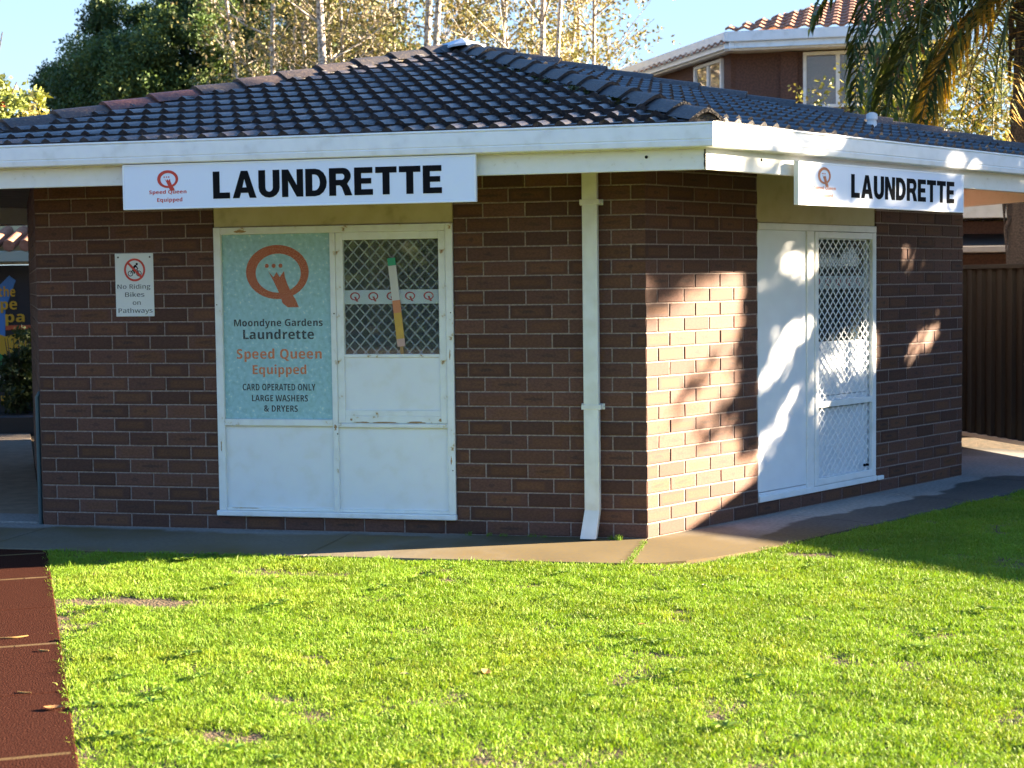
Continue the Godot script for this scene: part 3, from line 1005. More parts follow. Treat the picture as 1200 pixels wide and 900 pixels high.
func door(B: Node3D) -> void:
	var D := part("door", B, wall_frame(1))
	var tr := MB.new()
	tr.box(Vector3(1.335, 2.172, -0.03), Vector3(3.02, 2.598, -0.012), 0.003)
	build(tr, "transom_board", M.cream, D)
	var fr := MB.new()
	fr.box(Vector3(1.335, 2.118, -0.08), Vector3(3.022, 2.17, 0.006), 0.004)
	fr.box(Vector3(1.985, 0.145, -0.08), Vector3(2.088, 2.1185, 0.008), 0.004)
	fr.box(Vector3(3.0, 0.145, -0.08), Vector3(3.0225, 2.1185, 0.004), 0.004)
	build(fr, "frame", M.white, D)
	var si := MB.new()
	si.box(Vector3(1.335, 0.101, -0.08), Vector3(3.022, 0.146, 0.012), 0.004)
	si.box(Vector3(3.023, 0.106, 0.002), Vector3(3.11, 0.140, 0.028), 0.004)
	build(si, "threshold", M.white, D)
	var pn := MB.new()
	pn.box(Vector3(1.336, 0.176, -0.04), Vector3(1.984, 2.117, -0.004), 0.003)
	pn.box(Vector3(1.336, 0.1465, -0.04), Vector3(1.984, 0.171, 0.0), 0.002)
	build(pn, "side_panel", M.door, D)
	# the door leaf behind the screen
	var lf := MB.new()
	bars(lf, 2.0885, 2.9995, 0.147, 2.117, 0.06, -0.075, -0.035)
	lf.box(Vector3(2.147, 0.206, -0.07), Vector3(2.941, 0.74, -0.04), 0.002)
	lf.box(Vector3(2.147, 0.745, -0.072), Vector3(2.941, 0.835, -0.038), 0.002)
	lf.box(Vector3(2.147, 0.84, -0.07), Vector3(2.941, 1.262, -0.04), 0.002)
	build(lf, "door_leaf", M.door, D)
	var gl := MB.new()
	gl.box(Vector3(2.147, 1.263, -0.058), Vector3(2.941, 2.058, -0.054))
	build(gl, "glass_pane", M.glass, D)
	var ss := MB.new()
	bars(ss, 2.09, 2.998, 0.150, 2.115, 0.05, -0.018, 0.014)
	ss.box(Vector3(2.139, 0.752, -0.018), Vector3(2.949, 0.80, 0.011), 0.003)
	build(ss, "screen_frame", M.white, D)
	for q: Array in [[0.199, 0.753], [0.799, 2.066]]:
		var la := MB.new()
		lattice(la, 2.138, 2.95, q[0], q[1], 0.0812, 0.078, 0.009, -0.012, 0.003)
		build(la, "security_mesh", M.screen, D)
	for x: float in [2.845, 2.885]:
		var bo := MB.new()
		bo.tube([Vector3(x, 0.245, -0.006), Vector3(x, 0.245, 0.012)], [0.012, 0.009], 8)
		build(bo, "bolt", M.black, D)


# ---------------------------------------------------------------- lettering and marks
func font(bold: float, serif := false) -> Font:
	var key := "font%.2f%s" % [bold, serif]
	if not cache.has(key):
		var s := SystemFont.new()
		s.font_names = PackedStringArray(["Droid Serif" if serif else "Droid Sans"])
		s.font_weight = 700 if bold > 0 else 400
		var f := FontVariation.new()
		f.base_font = s
		cache[key] = f
	return cache[key]


# a line of print fitted into x0..x1 with capitals from y0 to y1, on the plane z of the parent; single = one mesh for each letter
func printed(parent: Node, text: String, x0: float, x1: float, y0: float, y1: float, z: float, m: Material, bold := 1.0, single := false) -> void:
	var f := font(bold)
	var probe := TextMesh.new()
	probe.font = f; probe.text = text; probe.font_size = 64; probe.pixel_size = 0.01; probe.depth = 0.0
	var box := probe.get_aabb()
	var cap := TextMesh.new()
	cap.font = f; cap.text = "H"; cap.font_size = 64; cap.pixel_size = 0.01; cap.depth = 0.0
	var cb := cap.get_aabb()
	var sx := (x1 - x0) / box.size.x
	var sy := (y1 - y0) / cb.size.y
	if not single:
		var t := TextMesh.new()
		t.font = f; t.text = text; t.font_size = 64; t.pixel_size = 0.01; t.depth = 0.15; t.curve_step = 2.0
		t.vertical_alignment = VERTICAL_ALIGNMENT_CENTER
		var tb := t.get_aabb()
		# baseline: the capital H of the same line gives the offset
		put(t, "lettering", m, parent, Transform3D(Basis.from_scale(Vector3(sx, sy, 0.01)), Vector3((x0 + x1) * 0.5 - sx * tb.get_center().x, (y0 + y1) * 0.5 - sy * cb.get_center().y, z)))
		return
	var x := x0
	for i in text.length():
		if text[i] == " ": continue
		var t := TextMesh.new()
		t.font = f; t.text = text[i]; t.font_size = 64; t.pixel_size = 0.01; t.depth = 0.15; t.curve_step = 2.0
		t.horizontal_alignment = HORIZONTAL_ALIGNMENT_LEFT
		var adv: float = f.get_string_size(text.substr(0, i), HORIZONTAL_ALIGNMENT_LEFT, -1, 64).x * 0.01
		var first: float = f.get_string_size(text, HORIZONTAL_ALIGNMENT_LEFT, -1, 64).x * 0.01
		var k := (x1 - x0) / first
		put(t, "letter", m, parent, Transform3D(Basis.from_scale(Vector3(k, sy, 0.01)), Vector3(x0 + k * adv, (y0 + y1) * 0.5 - sy * cb.get_center().y, z)))


# heavy sign-writer's capitals: outlines on a cap height of one, in pieces that butt
func heavy(ch: String) -> Array:
	var arc := func(c: Vector2, rx: float, ry: float, a0: float, a1: float) -> Array:
		var o := []
		for i in 9: o.append(c + Vector2(cos(lerpf(a0, a1, i / 8.0)) * rx, sin(lerpf(a0, a1, i / 8.0)) * ry))
		return o
	var v := func(a: Array) -> Array: return a.map(func(p: Array) -> Vector2: return Vector2(p[0], p[1]))
	match ch:
		"L": return [0.70, v.call([[0, 0], [0.68, 0], [0.68, 0.22], [0.27, 0.22], [0.27, 1], [0, 1]])]
		"T": return [0.82, v.call([[0.275, 0], [0.545, 0], [0.545, 0.78], [0.82, 0.78], [0.82, 1], [0, 1], [0, 0.78], [0.275, 0.78]])]
		"E": return [0.73, v.call([[0, 0], [0.72, 0], [0.72, 0.21], [0.27, 0.21], [0.27, 0.41], [0.66, 0.41], [0.66, 0.61], [0.27, 0.61], [0.27, 0.79], [0.71, 0.79], [0.71, 1], [0, 1]])]
		"N": return [0.84, v.call([[0, 0], [0.25, 0], [0.25, 0.58], [0.58, 0], [0.84, 0], [0.84, 1], [0.59, 1], [0.59, 0.42], [0.26, 1], [0, 1]])]
		"U": return [0.84, v.call([[0, 1]]) + arc.call(Vector2(0.42, 0.36), 0.42, 0.37, PI, TAU) + v.call([[0.84, 1], [0.57, 1]]) + arc.call(Vector2(0.42, 0.36), 0.15, 0.15, TAU, PI) + v.call([[0.27, 1]])]
		"A": return [0.95, v.call([[0, 0], [0.27, 0], [0.33, 0.19], [0.475, 0.19], [0.475, 0.39], [0.39, 0.39], [0.475, 0.70], [0.475, 1], [0.34, 1]]), v.call([[0.95, 0], [0.61, 1], [0.475, 1], [0.475, 0.70], [0.56, 0.39], [0.475, 0.39], [0.475, 0.19], [0.62, 0.19], [0.68, 0]])]
		"D": return [0.84, v.call([[0, 0], [0.27, 0], [0.27, 1], [0, 1]]), v.call([[0.27, 0]]) + arc.call(Vector2(0.38, 0.5), 0.46, 0.5, -PI / 2, PI / 2) + v.call([[0.27, 1], [0.27, 0.79]]) + arc.call(Vector2(0.37, 0.5), 0.20, 0.29, PI / 2, -PI / 2) + v.call([[0.27, 0.21]])]
		"R": return [0.89, v.call([[0, 0], [0.27, 0], [0.27, 1], [0, 1]]), v.call([[0.61, 0], [0.90, 0], [0.78, 0.30], [0.70, 0.42]]) + arc.call(Vector2(0.55, 0.71), 0.30, 0.29, -0.75, PI / 2) + v.call([[0.27, 1], [0.27, 0.79]]) + arc.call(Vector2(0.50, 0.68), 0.10, 0.11, PI / 2, -PI / 2) + v.call([[0.27, 0.57], [0.27, 0.37], [0.42, 0.37], [0.50, 0.29]])]
	return []


func signwriting(parent: Node, text: String, x0: float, x1: float, y0: float, y1: float, z: float, m: Material) -> void:
	var total := 0.0
	for i in text.length(): total += heavy(text[i])[0] + (0.09 if i < text.length() - 1 else 0.0)
	var k := (x1 - x0) / total
	var x := x0
	for i in text.length():
		var g := heavy(text[i])
		var b := MB.new()
		for j in range(1, g.size()):
			var pts := PackedVector2Array()
			for p: Vector2 in g[j]: pts.append(Vector2(p.x * k, p.y * (y1 - y0)))
			if area(pts) < 0: pts.reverse()
			b.plate(pts, 0.0, 0.0015)
		build(b, "letter", m, parent, Transform3D(Basis.IDENTITY, Vector3(x, y0, z)))
		x += k * (g[0] + 0.09)


func q_mark(parent: Node, cx: float, cy: float, rx: float, ry: float, z: float, m: Material, dots := true, dz := 0.0012) -> void:
	var b := MB.new()
	var n := 40
	for i in n:
		var a0 := TAU * i / n
		var a1 := TAU * (i + 1) / n
		var k0 := 0.72 - 0.05 * sin(a0 - 0.6); var k1 := 0.72 - 0.05 * sin(a1 - 0.6)
		var o0 := Vector2(cos(a0) * rx, sin(a0) * ry); var o1 := Vector2(cos(a1) * rx, sin(a1) * ry)
		var i0 := Vector2(cos(a0) * rx * k0, sin(a0) * ry * k0); var i1 := Vector2(cos(a1) * rx * k1, sin(a1) * ry * k1)
		b.plate(PackedVector2Array([o0, o1, i1, i0]), 0.0, dz)
	var tail := PackedVector2Array()
	for p: Array in [[228, 238], [255, 285], [275, 325], [288, 362], [310, 378], [358, 378], [345, 348], [330, 328], [310, 288], [300, 262], [297, 238], [277, 262], [264, 242], [250, 262]]:
		tail.append(Vector2((p[0] - 267.0) / 137.0 * rx, (242.0 - p[1]) / 104.0 * ry))
	b.plate(tail, 0.0, dz + 0.0006)
	if dots:
		for x: float in [222.0, 252.0, 282.0]:
			var c := Vector2((x - 267.0) / 137.0 * rx, (242.0 - 218.0) / 104.0 * ry)
			var d := PackedVector2Array()
			for i in 10: d.append(c + Vector2(cos(TAU * i / 10) * rx, sin(TAU * i / 10) * rx) * 0.065)
			b.plate(d, 0.0, dz)
	build(b, "logo", m, parent, Transform3D(Basis.IDENTITY, Vector3(cx, cy, z)))


func shop_signs() -> void:
	for k in 2:
		var x0: float = [-3.343, 0.415][k]
		var x1: float = [-0.938, 2.69][k]
		var y0: float = [2.262, 2.236][k]
		var y1: float = [2.5585, 2.522][k]
		var S := thing("shop_sign", ["long white lettered sign under the gutter above the teal window poster", "white lettered sign under the gutter above the white screen door"][k], "sign", wall_frame(k), "signs under the gutter")
		var b := MB.new()
		b.box(Vector3(x0 + 0.008, y0 + 0.008, 0.904), Vector3(x1 - 0.008, y1 - 0.008, 0.934))
		build(b, "face", M.sign, S)
		var f := MB.new()
		bars(f, x0, x1, y0, y1, 0.012, 0.901, 0.9375, 0.002)
		build(f, "edge_trim", M.sign_edge, S)
		for bx: float in [x0 + 0.3, (x0 + x1) * 0.5, x1 - 0.3]:
			var st := MB.new()
			st.box(Vector3(bx - 0.02, 2.44, 0.8635), Vector3(bx + 0.02, y1 - 0.03, 0.905), 0.002)
			build(st, "bracket", M.lead, S)
		var z := 0.9345
		if k == 0:
			signwriting(S, "LAUNDRETTE", -2.705, -1.158, 2.322, 2.498, z, M.black)
			q_mark(S, -3.022, 2.458, 0.074, 0.058, z, M.red)
			printed(S, "Speed Queen", -3.155, -2.892, 2.363, 2.386, z, M.red, 1.9)
			printed(S, "Equipped", -3.1, -2.922, 2.311, 2.335, z, M.red, 1.9)
		else:
			signwriting(S, "LAUNDRETTE", 1.075, 2.545, 2.302, 2.462, z, M.black)
			q_mark(S, 0.735, 2.437, 0.078, 0.056, z, M.orange)
			printed(S, "Speed Queen", 0.61, 0.875, 2.345, 2.367, z, M.orange, 1.9)
			printed(S, "Equipped", 0.665, 0.84, 2.295, 2.317, z, M.orange, 1.9)
	# notice on the bricks
	var N := thing("notice_sign", "small pale notice with red ring screwed to the brick wall", "sign")
	var p := MB.new()
	p.box(Vector3(-3.878, 1.541, 0.001), Vector3(-3.578, 1.998, 0.006), 0.002)
	build(p, "plate", M.notice, N)
	for x: float in [-3.852, -3.604]:
		var sc := MB.new()
		sc.tube([Vector3(x, 1.97, 0.005), Vector3(x, 1.97, 0.009)], [0.008, 0.005], 7)
		build(sc, "screw", M.bark_dark, N)
	var c := Vector2(-3.724, 1.878)
	var ring := MB.new()
	for i in 36:
		var a0 := TAU * i / 36
		var a1 := TAU * (i + 1) / 36
		ring.plate(PackedVector2Array([Vector2(cos(a0), sin(a0)) * 0.083, Vector2(cos(a1), sin(a1)) * 0.083, Vector2(cos(a1), sin(a1)) * 0.068, Vector2(cos(a0), sin(a0)) * 0.068]), 0.0, 0.0012)
	var dg := Vector2(0.049, -0.049)
	var dn := Vector2(0.006, 0.006)
	ring.plate(PackedVector2Array([-dg - dn, dg - dn, dg + dn, -dg + dn]), 0.0, 0.0018)
	build(ring, "red_ring", M.red, N, Transform3D(Basis.IDENTITY, Vector3(c.x, c.y, 0.0062)))
	var bk := MB.new()
	for wx: float in [-0.033, 0.033]:
		for i in 14:
			var a0 := TAU * i / 14
			var a1 := TAU * (i + 1) / 14
			var o := Vector2(wx, -0.024)
			bk.plate(PackedVector2Array([o + Vector2(cos(a0), sin(a0)) * 0.021, o + Vector2(cos(a1), sin(a1)) * 0.021, o + Vector2(cos(a1), sin(a1)) * 0.016, o + Vector2(cos(a0), sin(a0)) * 0.016]), 0.0, 0.0008)
	for l: Array in [[-0.033, -0.024, -0.012, 0.004, 0.005], [-0.012, 0.004, 0.02, 0.003, 0.005], [0.033, -0.024, 0.02, 0.006, 0.005], [-0.018, 0.006, 0.01, 0.035, 0.016], [0.01, 0.033, 0.026, 0.008, 0.008], [-0.014, 0.008, 0.0, -0.024, 0.010]]:
		var a := Vector2(l[0], l[1]); var e := Vector2(l[2], l[3])
		var nn: Vector2 = (e - a).normalized().orthogonal() * l[4] * 0.5
		var pts := PackedVector2Array([a + nn, e + nn, e - nn, a - nn])
		if area(pts) < 0: pts.reverse()
		bk.plate(pts, 0.0, 0.0009)
	var hd := PackedVector2Array()
	for i in 10: hd.append(Vector2(0.018, 0.044) + Vector2(cos(TAU * i / 10), sin(TAU * i / 10)) * 0.009)
	bk.plate(hd, 0.0, 0.0009)
	build(bk, "bicycle_symbol", M.black, N, Transform3D(Basis.IDENTITY, Vector3(c.x, c.y - 0.002, 0.0062)))
	printed(N, "No Riding", -3.862, -3.604, 1.742, 1.774, 0.0064, M.faded_black, 0.0)
	printed(N, "Bikes", -3.803, -3.653, 1.684, 1.716, 0.0064, M.faded_black, 0.0)
	printed(N, "on", -3.745, -3.683, 1.626, 1.658, 0.0064, M.faded_black, 0.0)
	printed(N, "Pathways", -3.858, -3.592, 1.568, 1.600, 0.0064, M.faded_black, 0.0)


func window_things() -> void:
	var S := thing("window_poster", "faded teal poster board with red emblem filling the left half of the window", "poster")
	var b := MB.new()
	b.box(Vector3(-3.0515, 0.8005, -0.03), Vector3(-2.2365, 2.1175, -0.010), 0.001)
	build(b, "board", M.poster, S)
	var z := -0.0099
	q_mark(S, -2.636, 1.848, 0.236, 0.192, z, M.faded_red, true, 0.001)
	printed(S, "Moondyne Gardens", -2.972, -2.303, 1.464, 1.513, z, M.faded_black, 1.7)
	printed(S, "Laundrette", -2.905, -2.37, 1.372, 1.438, z, M.faded_black, 1.7)
	printed(S, "Speed Queen", -2.957, -2.315, 1.232, 1.300, z, M.orange, 2.0)
	printed(S, "Equipped", -2.838, -2.433, 1.122, 1.186, z, M.orange, 1.9)
	printed(S, "CARD OPERATED ONLY", -2.917, -2.366, 1.005, 1.052, z, M.faded_black, 1.4)
	printed(S, "LARGE WASHERS", -2.848, -2.425, 0.927, 0.972, z, M.faded_black, 1.4)
	printed(S, "& DRYERS", -2.758, -2.503, 0.853, 0.898, z, M.faded_black, 1.4)
	for k in 2:
		var T := thing("sticker_strip", ["pale strip with five red emblems across the window grille", "pale strip with red emblems behind the door's white mesh"][k], "sticker", wall_frame(k))
		var zz: float = [-0.0268, -0.0615][k]
		var q: Array = [[-2.146, -1.446, 1.614, 1.713], [2.148, 2.94, 1.675, 1.775]][k]
		var s := MB.new()
		s.box(Vector3(q[0] + 0.002, q[2], zz), Vector3(q[1] - 0.002, q[3], zz + 0.001))
		build(s, "strip", M.strip, T)
		for i in 5:
			q_mark(T, lerpf(q[0], q[1], 0.115 + 0.192 * i), (q[2] + q[3]) * 0.5 + 0.006, 0.037, 0.029, zz + 0.0011, M.dark_red, false, 0.0006)
	# painted stake leaning on the pane
	var K := thing("painted_stake", "leaning stick with green tip and white, orange and yellow bands against the pane", "stake")
	var p0 := Vector2(-1.722, 1.2625)
	var p1 := Vector2(-1.792, 1.935)
	var cols := [[0.0, 0.08, mat(0.34, 0.20, 0.08, 0.8), "foot"], [0.08, 0.16, mat(0.52, 0.33, 0.27, 0.8), "pink_band"], [0.16, 0.43, mat(0.55, 0.33, 0.07, 0.8), "yellow_band"], [0.43, 0.56, mat(0.56, 0.22, 0.11, 0.8), "orange_band"], [0.56, 0.92, mat(0.55, 0.53, 0.5, 0.8), "white_band"], [0.92, 1.0, mat(0.03, 0.30, 0.16, 0.6), "green_tip"]]
	var dir := (p1 - p0)
	var nn := dir.normalized().orthogonal()
	for c: Array in cols:
		var a := p0 + dir * float(c[0]); var e := p0 + dir * float(c[1])
		var w := 0.012 if c[0] == 0.0 else 0.028
		var pts := PackedVector2Array([a + nn * w, a - nn * w, e - nn * w, e + nn * w])
		if area(pts) < 0: pts.reverse()
		var m := MB.new()
		m.plate(pts, -0.0195, -0.012 + 0.001 * fmod(c[0] * 10.0, 2.0))
		build(m, c[3], c[2], K)


# ---------------------------------------------------------------- lawn
func in_view(x: float, z: float) -> bool:
	var r := Vector2(x - 1.5235, z - 10.838)
	var fw := -0.2207 * r.x - 0.9733 * r.y
	var rt := 0.9753 * r.x - 0.2204 * r.y
	return fw > 4.0 and absf(rt) < fw * 0.345 + 0.3


func is_lawn(x: float, z: float) -> bool:
	var o := NR.x * x + NR.z * z
	var across := 0.866025 * x - 0.5 * z
	if x < -4.42 and z < 1.02: return false
	if z < 1.0 and o < 0.845 and (x < 0.0 or Vector2(x, z).length() < 0.945 or DR.x * x + DR.z * z > 0.1): return false
	if across > -5.5 and across < -3.895: return false
	return true


func tuft(sd: int, blades: int, hmin: float, hmax: float, spread: float, cols: Array) -> ArrayMesh:
	var r := RandomNumberGenerator.new()
	r.seed = sd
	var b := MB.new()
	for i in blades:
		var a := r.randf() * TAU
		var rad := sqrt(r.randf()) * spread
		var p := Vector3(cos(a) * rad, 0, sin(a) * rad)
		var lean := Vector3(r.randf_range(-1, 1), 0, r.randf_range(-1, 1)) * r.randf_range(0.35, 1.25)
		var h := r.randf_range(hmin, hmax)
		var w := r.randf_range(0.0013, 0.0024)
		var th := r.randf() * TAU
		var s := Vector3(cos(th), 0, sin(th)) * w
		var m := p + Vector3(0, h * 0.6, 0) + lean * h * 0.35
		var t := p + Vector3(0, h * r.randf_range(0.8, 1.0), 0) + lean * h
		b.col = cols[r.randi() % cols.size()]
		b.quad(p - s, p + s, m + s * 0.85, m - s * 0.85)
		b.tri(m - s * 0.85, m + s * 0.85, t)
	return b.mesh()


func scatter(m: Mesh, xf: Array, tints: Array, called: String, material: Material, parent: Node) -> MultiMeshInstance3D:
	var mm := MultiMesh.new()
	mm.transform_format = MultiMesh.TRANSFORM_3D
	mm.use_colors = true
	mm.mesh = m
	mm.instance_count = xf.size()
	for i in xf.size():
		mm.set_instance_transform(i, xf[i])
		mm.set_instance_color(i, tints[i])
	var o := MultiMeshInstance3D.new()
	o.multimesh = mm
	o.material_override = material
	o.name = numbered(called) if parent == self else called
	parent.add_child(o, true)
	return o


func lawn() -> void:
	var G := Node3D.new()
	G.name = "lawn_grass"
	add_child(G)
	tag(G, "short bright green lawn with bare patches in front of the laundrette", "grass")
	G.set_meta("kind", "stuff")
	var greens := [Color(0.148, 0.262, 0.020), Color(0.170, 0.280, 0.023), Color(0.16, 0.272, 0.026), Color(0.19, 0.285, 0.027), Color(0.138, 0.25, 0.019), Color(0.156, 0.268, 0.021), Color(0.215, 0.26, 0.042)]
	var protos := []
	for k in 6: protos.append(tuft(40 + k, 32, 0.012, 0.032, 0.05, greens))
	protos.append(tuft(70, 9, 0.035, 0.065, 0.03, greens))
	var lists := []
	var tints := []
	for k in protos.size(): lists.append([]); tints.append([])
	var dn := noise(FastNoiseLite.TYPE_SIMPLEX, 1.1, 3, 17)
	var hn := noise(FastNoiseLite.TYPE_SIMPLEX, 2.6, 2, 19)
	var cn := noise(FastNoiseLite.TYPE_SIMPLEX, 9.0, 2, 29)
	# bare or worn places: x, z, radius x, radius z, strength
	var bare := [[-2.55, 2.55, 0.55, 0.17, 1.0], [-1.9, 1.55, 0.42, 0.10, 0.85], [-0.95, 1.62, 0.13, 0.09, 0.9], [-3.2, 1.95, 0.16, 0.45, 0.55], [-2.62, 3.15, 0.2, 0.4, 0.7], [-0.95, 5.0, 0.2, 0.10, 0.9], [1.13, 0.42, 0.22, 0.13, 0.95], [-2.2, 1.5, 0.2, 0.12, 0.7], [0.1, 2.6, 0.12, 0.06, 0.6], [1.7, 3.6, 0.12, 0.08, 0.6], [-0.3, 4.2, 0.10, 0.06, 0.5]]
	var cell := 0.0335
	var r := RandomNumberGenerator.new()
	r.seed = 5
	var x := -8.0
	while x < 8.5:
		var z := -3.6
		while z < 9.6:
			z += cell
			var seen := in_view(x, z)
			if not seen and r.randf() > (0.6 if x > -1.0 and x < 6.5 and z < 7.0 else 0.22): continue
			var px := x + r.randf_range(-0.5, 0.5) * cell
			var pz := z + r.randf_range(-0.5, 0.5) * cell
			if not is_lawn(px, pz): continue
			var d := dn.get_noise_2d(px, pz)
			var lack := smoothstep(0.25, 0.6, d) * 0.6 + smoothstep(0.42, 0.62, -cn.get_noise_2d(px + 9.0, pz)) * 0.85
			for q: Array in bare:
				var e := Vector2((px - q[0]) / q[2], (pz - q[1]) / q[3]).length() + 0.35 * hn.get_noise_2d(px * 3.0, pz * 3.0)
				lack = maxf(lack, smoothstep(1.2, 0.6, e) * q[4])
			if r.randf() < lack: continue
			var hh := hn.get_noise_2d(px, pz)
			var s := (1.0 + 0.38 * hh + 0.32 * cn.get_noise_2d(px, pz)) * r.randf_range(0.8, 1.2) * (1.0 - 0.35 * lack)
			var k := r.randi() % 6
			if r.randf() < 0.02: k = 6
			var tint := 1.0 + 0.2 * d + r.randf_range(-0.08, 0.08)
			var dry := clampf(0.25 * dn.get_noise_2d(px * 0.6 + 40.0, pz * 0.6) + r.randf_range(-0.06, 0.06), 0.0, 0.3)
			lists[k].append(Transform3D(Basis(Vector3.UP, r.randf() * TAU).scaled(Vector3(1.1, s, 1.1)), Vector3(px, -0.02, pz)))
			tints[k].append(Color(tint * (1.0 + 0.8 * dry), tint, tint))
		x += cell
	for k in protos.size():
		scatter(protos[k], lists[k], tints[k], "blades", M.blade, G)
	# flat broad-leaved weeds among the grass
	var ros := MB.new()
	for i in 9:
		var a := TAU * i / 9.0 + 0.2 * sin(i * 5.0)
		var o := Vector3(cos(a), 0, sin(a))
		var sd := Vector3(-o.z, 0, o.x) * 0.010
		ros.col = Color(0.10 + 0.02 * (i % 3), 0.185 + 0.02 * (i % 2), 0.028)
		ros.quad(o * 0.004, o * 0.028 + sd + Vector3.UP * 0.014, o * 0.05 + Vector3.UP * 0.010, o * 0.028 - sd + Vector3.UP * 0.014)
	var rl := []
	var rt := []
	for i in 260:
		var px := r.randf_range(-3.5, 4.5)
		var pz := r.randf_range(0.9, 7.0)
		if not is_lawn(px, pz) or dn.get_noise_2d(px * 0.7 + 11.0, pz * 0.7) < 0.02: continue
		rl.append(Transform3D(Basis(Vector3.UP, r.randf() * TAU).scaled(Vector3.ONE * r.randf_range(0.6, 1.3)), Vector3(px, 0.004, pz)))
		rt.append(Color(1, 1, 1) * r.randf_range(0.8, 1.15))
	scatter(ros.mesh(), rl, rt, "rosettes", M.blade, G)
	# weeds in the joint at the corner and along the foot of the wall
	var wd := [[-0.19, 0.075, 0.9], [-0.23, 0.06, 0.7], [-1.0, 0.03, 0.5], [-1.25, 0.04, 0.7], [-1.1, 0.03, 0.6], [-0.8, 0.03, 0.55], [-0.7, 0.04, 0.4]]
	for i in 12: wd.append([0.0 + 0.0015 * i, 0.12 + 0.076 * i, 0.3 + 0.02 * i])
	var wl := []
	var wt := []
	for q: Array in wd:
		for j in 5:
			wl.append(Transform3D(Basis(Vector3.UP, r.randf() * TAU).scaled(Vector3(0.55, q[2] * 1.1, 0.55)), Vector3(q[0] + r.randf_range(-0.02, 0.02), -0.004, q[1] + r.randf_range(-0.015, 0.015))))
			wt.append(Color(0.8, 0.9, 0.8))
	var W := scatter(protos[6], wl, wt, "weeds", M.blade, self)
	tag(W, "weeds growing in the pavement joint and along the wall foot", "weeds")
	W.set_meta("kind", "stuff")


# ---------------------------------------------------------------- fence
func fence() -> void:
	var F := thing("metal_fence", "dark corrugated metal fence with pale bottom rail beside the laundrette", "fence")
	var pts := [Vector2(0.6, -10.5), Vector2(2.36, -7.06), Vector2(3.15, -5.53), Vector2(7.49, -2.73), Vector2(8.74, -1.63), Vector2(12.4, 1.6)]
	for i in pts.size() - 1:
		var a: Vector2 = pts[i]
		var z: Vector2 = pts[i + 1]
		var n := maxi(1, roundi(a.distance_to(z) / 2.1))
		for j in n:
			var p := a.lerp(z, float(j) / n)
			var q := a.lerp(z, float(j + 1) / n)
			var d := (q - p).normalized()
			var L := p.distance_to(q)
			var t := Transform3D(Basis(Vector3(d.x, 0, d.y), Vector3.UP, Vector3(d.x, 0, d.y).cross(Vector3.UP)), Vector3(p.x, 0, p.y))
			var s := MB.new()
			var ribs := maxi(2, roundi(L / 0.19))
			var pw := L / ribs
			var xs := [0.0]
			var zs := [0.0]
			for k in ribs:
				for w: Array in [[0.30, 0.0], [0.42, 0.034], [0.78, 0.034], [0.90, 0.0]]:
					xs.append((k + w[0]) * pw); zs.append(w[1])
			xs.append(L); zs.append(0.0)
			for k in xs.size() - 1:
				s.quad(Vector3(xs[k], 0.11, zs[k]), Vector3(xs[k + 1], 0.11, zs[k + 1]), Vector3(xs[k + 1], 1.85, zs[k + 1]), Vector3(xs[k], 1.85, zs[k]))
			build(s, "sheet", M.fence, F, t)
			var rl := MB.new()
			rl.box(Vector3(0.02, 0.075, -0.015), Vector3(L - 0.02, 0.115, 0.05), 0.003)
			build(rl, "bottom_rail", M.rail, F, t)
			var tp := MB.new()
			tp.box(Vector3(0.02, 1.835, -0.015), Vector3(L - 0.02, 1.88, 0.05), 0.003)
			build(tp, "top_rail", M.fence, F, t)
			var po := MB.new()
			po.box(Vector3(-0.03, -0.05, -0.02), Vector3(0.02, 1.885, 0.055), 0.003)
			build(po, "post", M.fence, F, t)


# ---------------------------------------------------------------- buildings behind
func flat_quad(b: MB, a: Vector3, d: Vector3, y0: float, y1: float) -> void:
	b.quad(Vector3(a.x, y0, a.z), Vector3(d.x, y0, d.z), Vector3(d.x, y1, d.z), Vector3(a.x, y1, a.z))


# window on a wall frame: frame and pane under one part
func far_window(parent: Node, t: Transform3D, x0: float, x1: float, y0: float, y1: float, split: bool) -> void:
	var f := MB.new()
	bars(f, x0, x1, y0, y1, 0.05, -0.02, 0.05)
	if split: f.box(Vector3((x0 + x1) * 0.5 - 0.03, y0 + 0.05, -0.02), Vector3((x0 + x1) * 0.5 + 0.03, y1 - 0.05, 0.045), 0.003)
	var o := build(f, "window", M.white, parent, t)
	var g := MB.new()
	g.box(Vector3(x0 + 0.05, y0 + 0.05, 0.02), Vector3(x1 - 0.05, y1 - 0.05, 0.025))
	build(g, "pane", M.glass, o)
	var c := MB.new()
	var n := 14
	for i in n:
		var xa := lerpf(x0 + 0.05, x1 - 0.05, float(i) / n)
		var xb := lerpf(x0 + 0.05, x1 - 0.05, float(i + 1) / n)
		c.quad(Vector3(xa, y0 + 0.05, -0.012 + 0.012 * (i % 2)), Vector3(xb, y0 + 0.05, -0.012 + 0.012 * ((i + 1) % 2)), Vector3(xb, y1 - 0.05, -0.012 + 0.012 * ((i + 1) % 2)), Vector3(xa, y1 - 0.05, -0.012 + 0.012 * (i % 2)))
	build(c, "curtain", M.curtain, o)


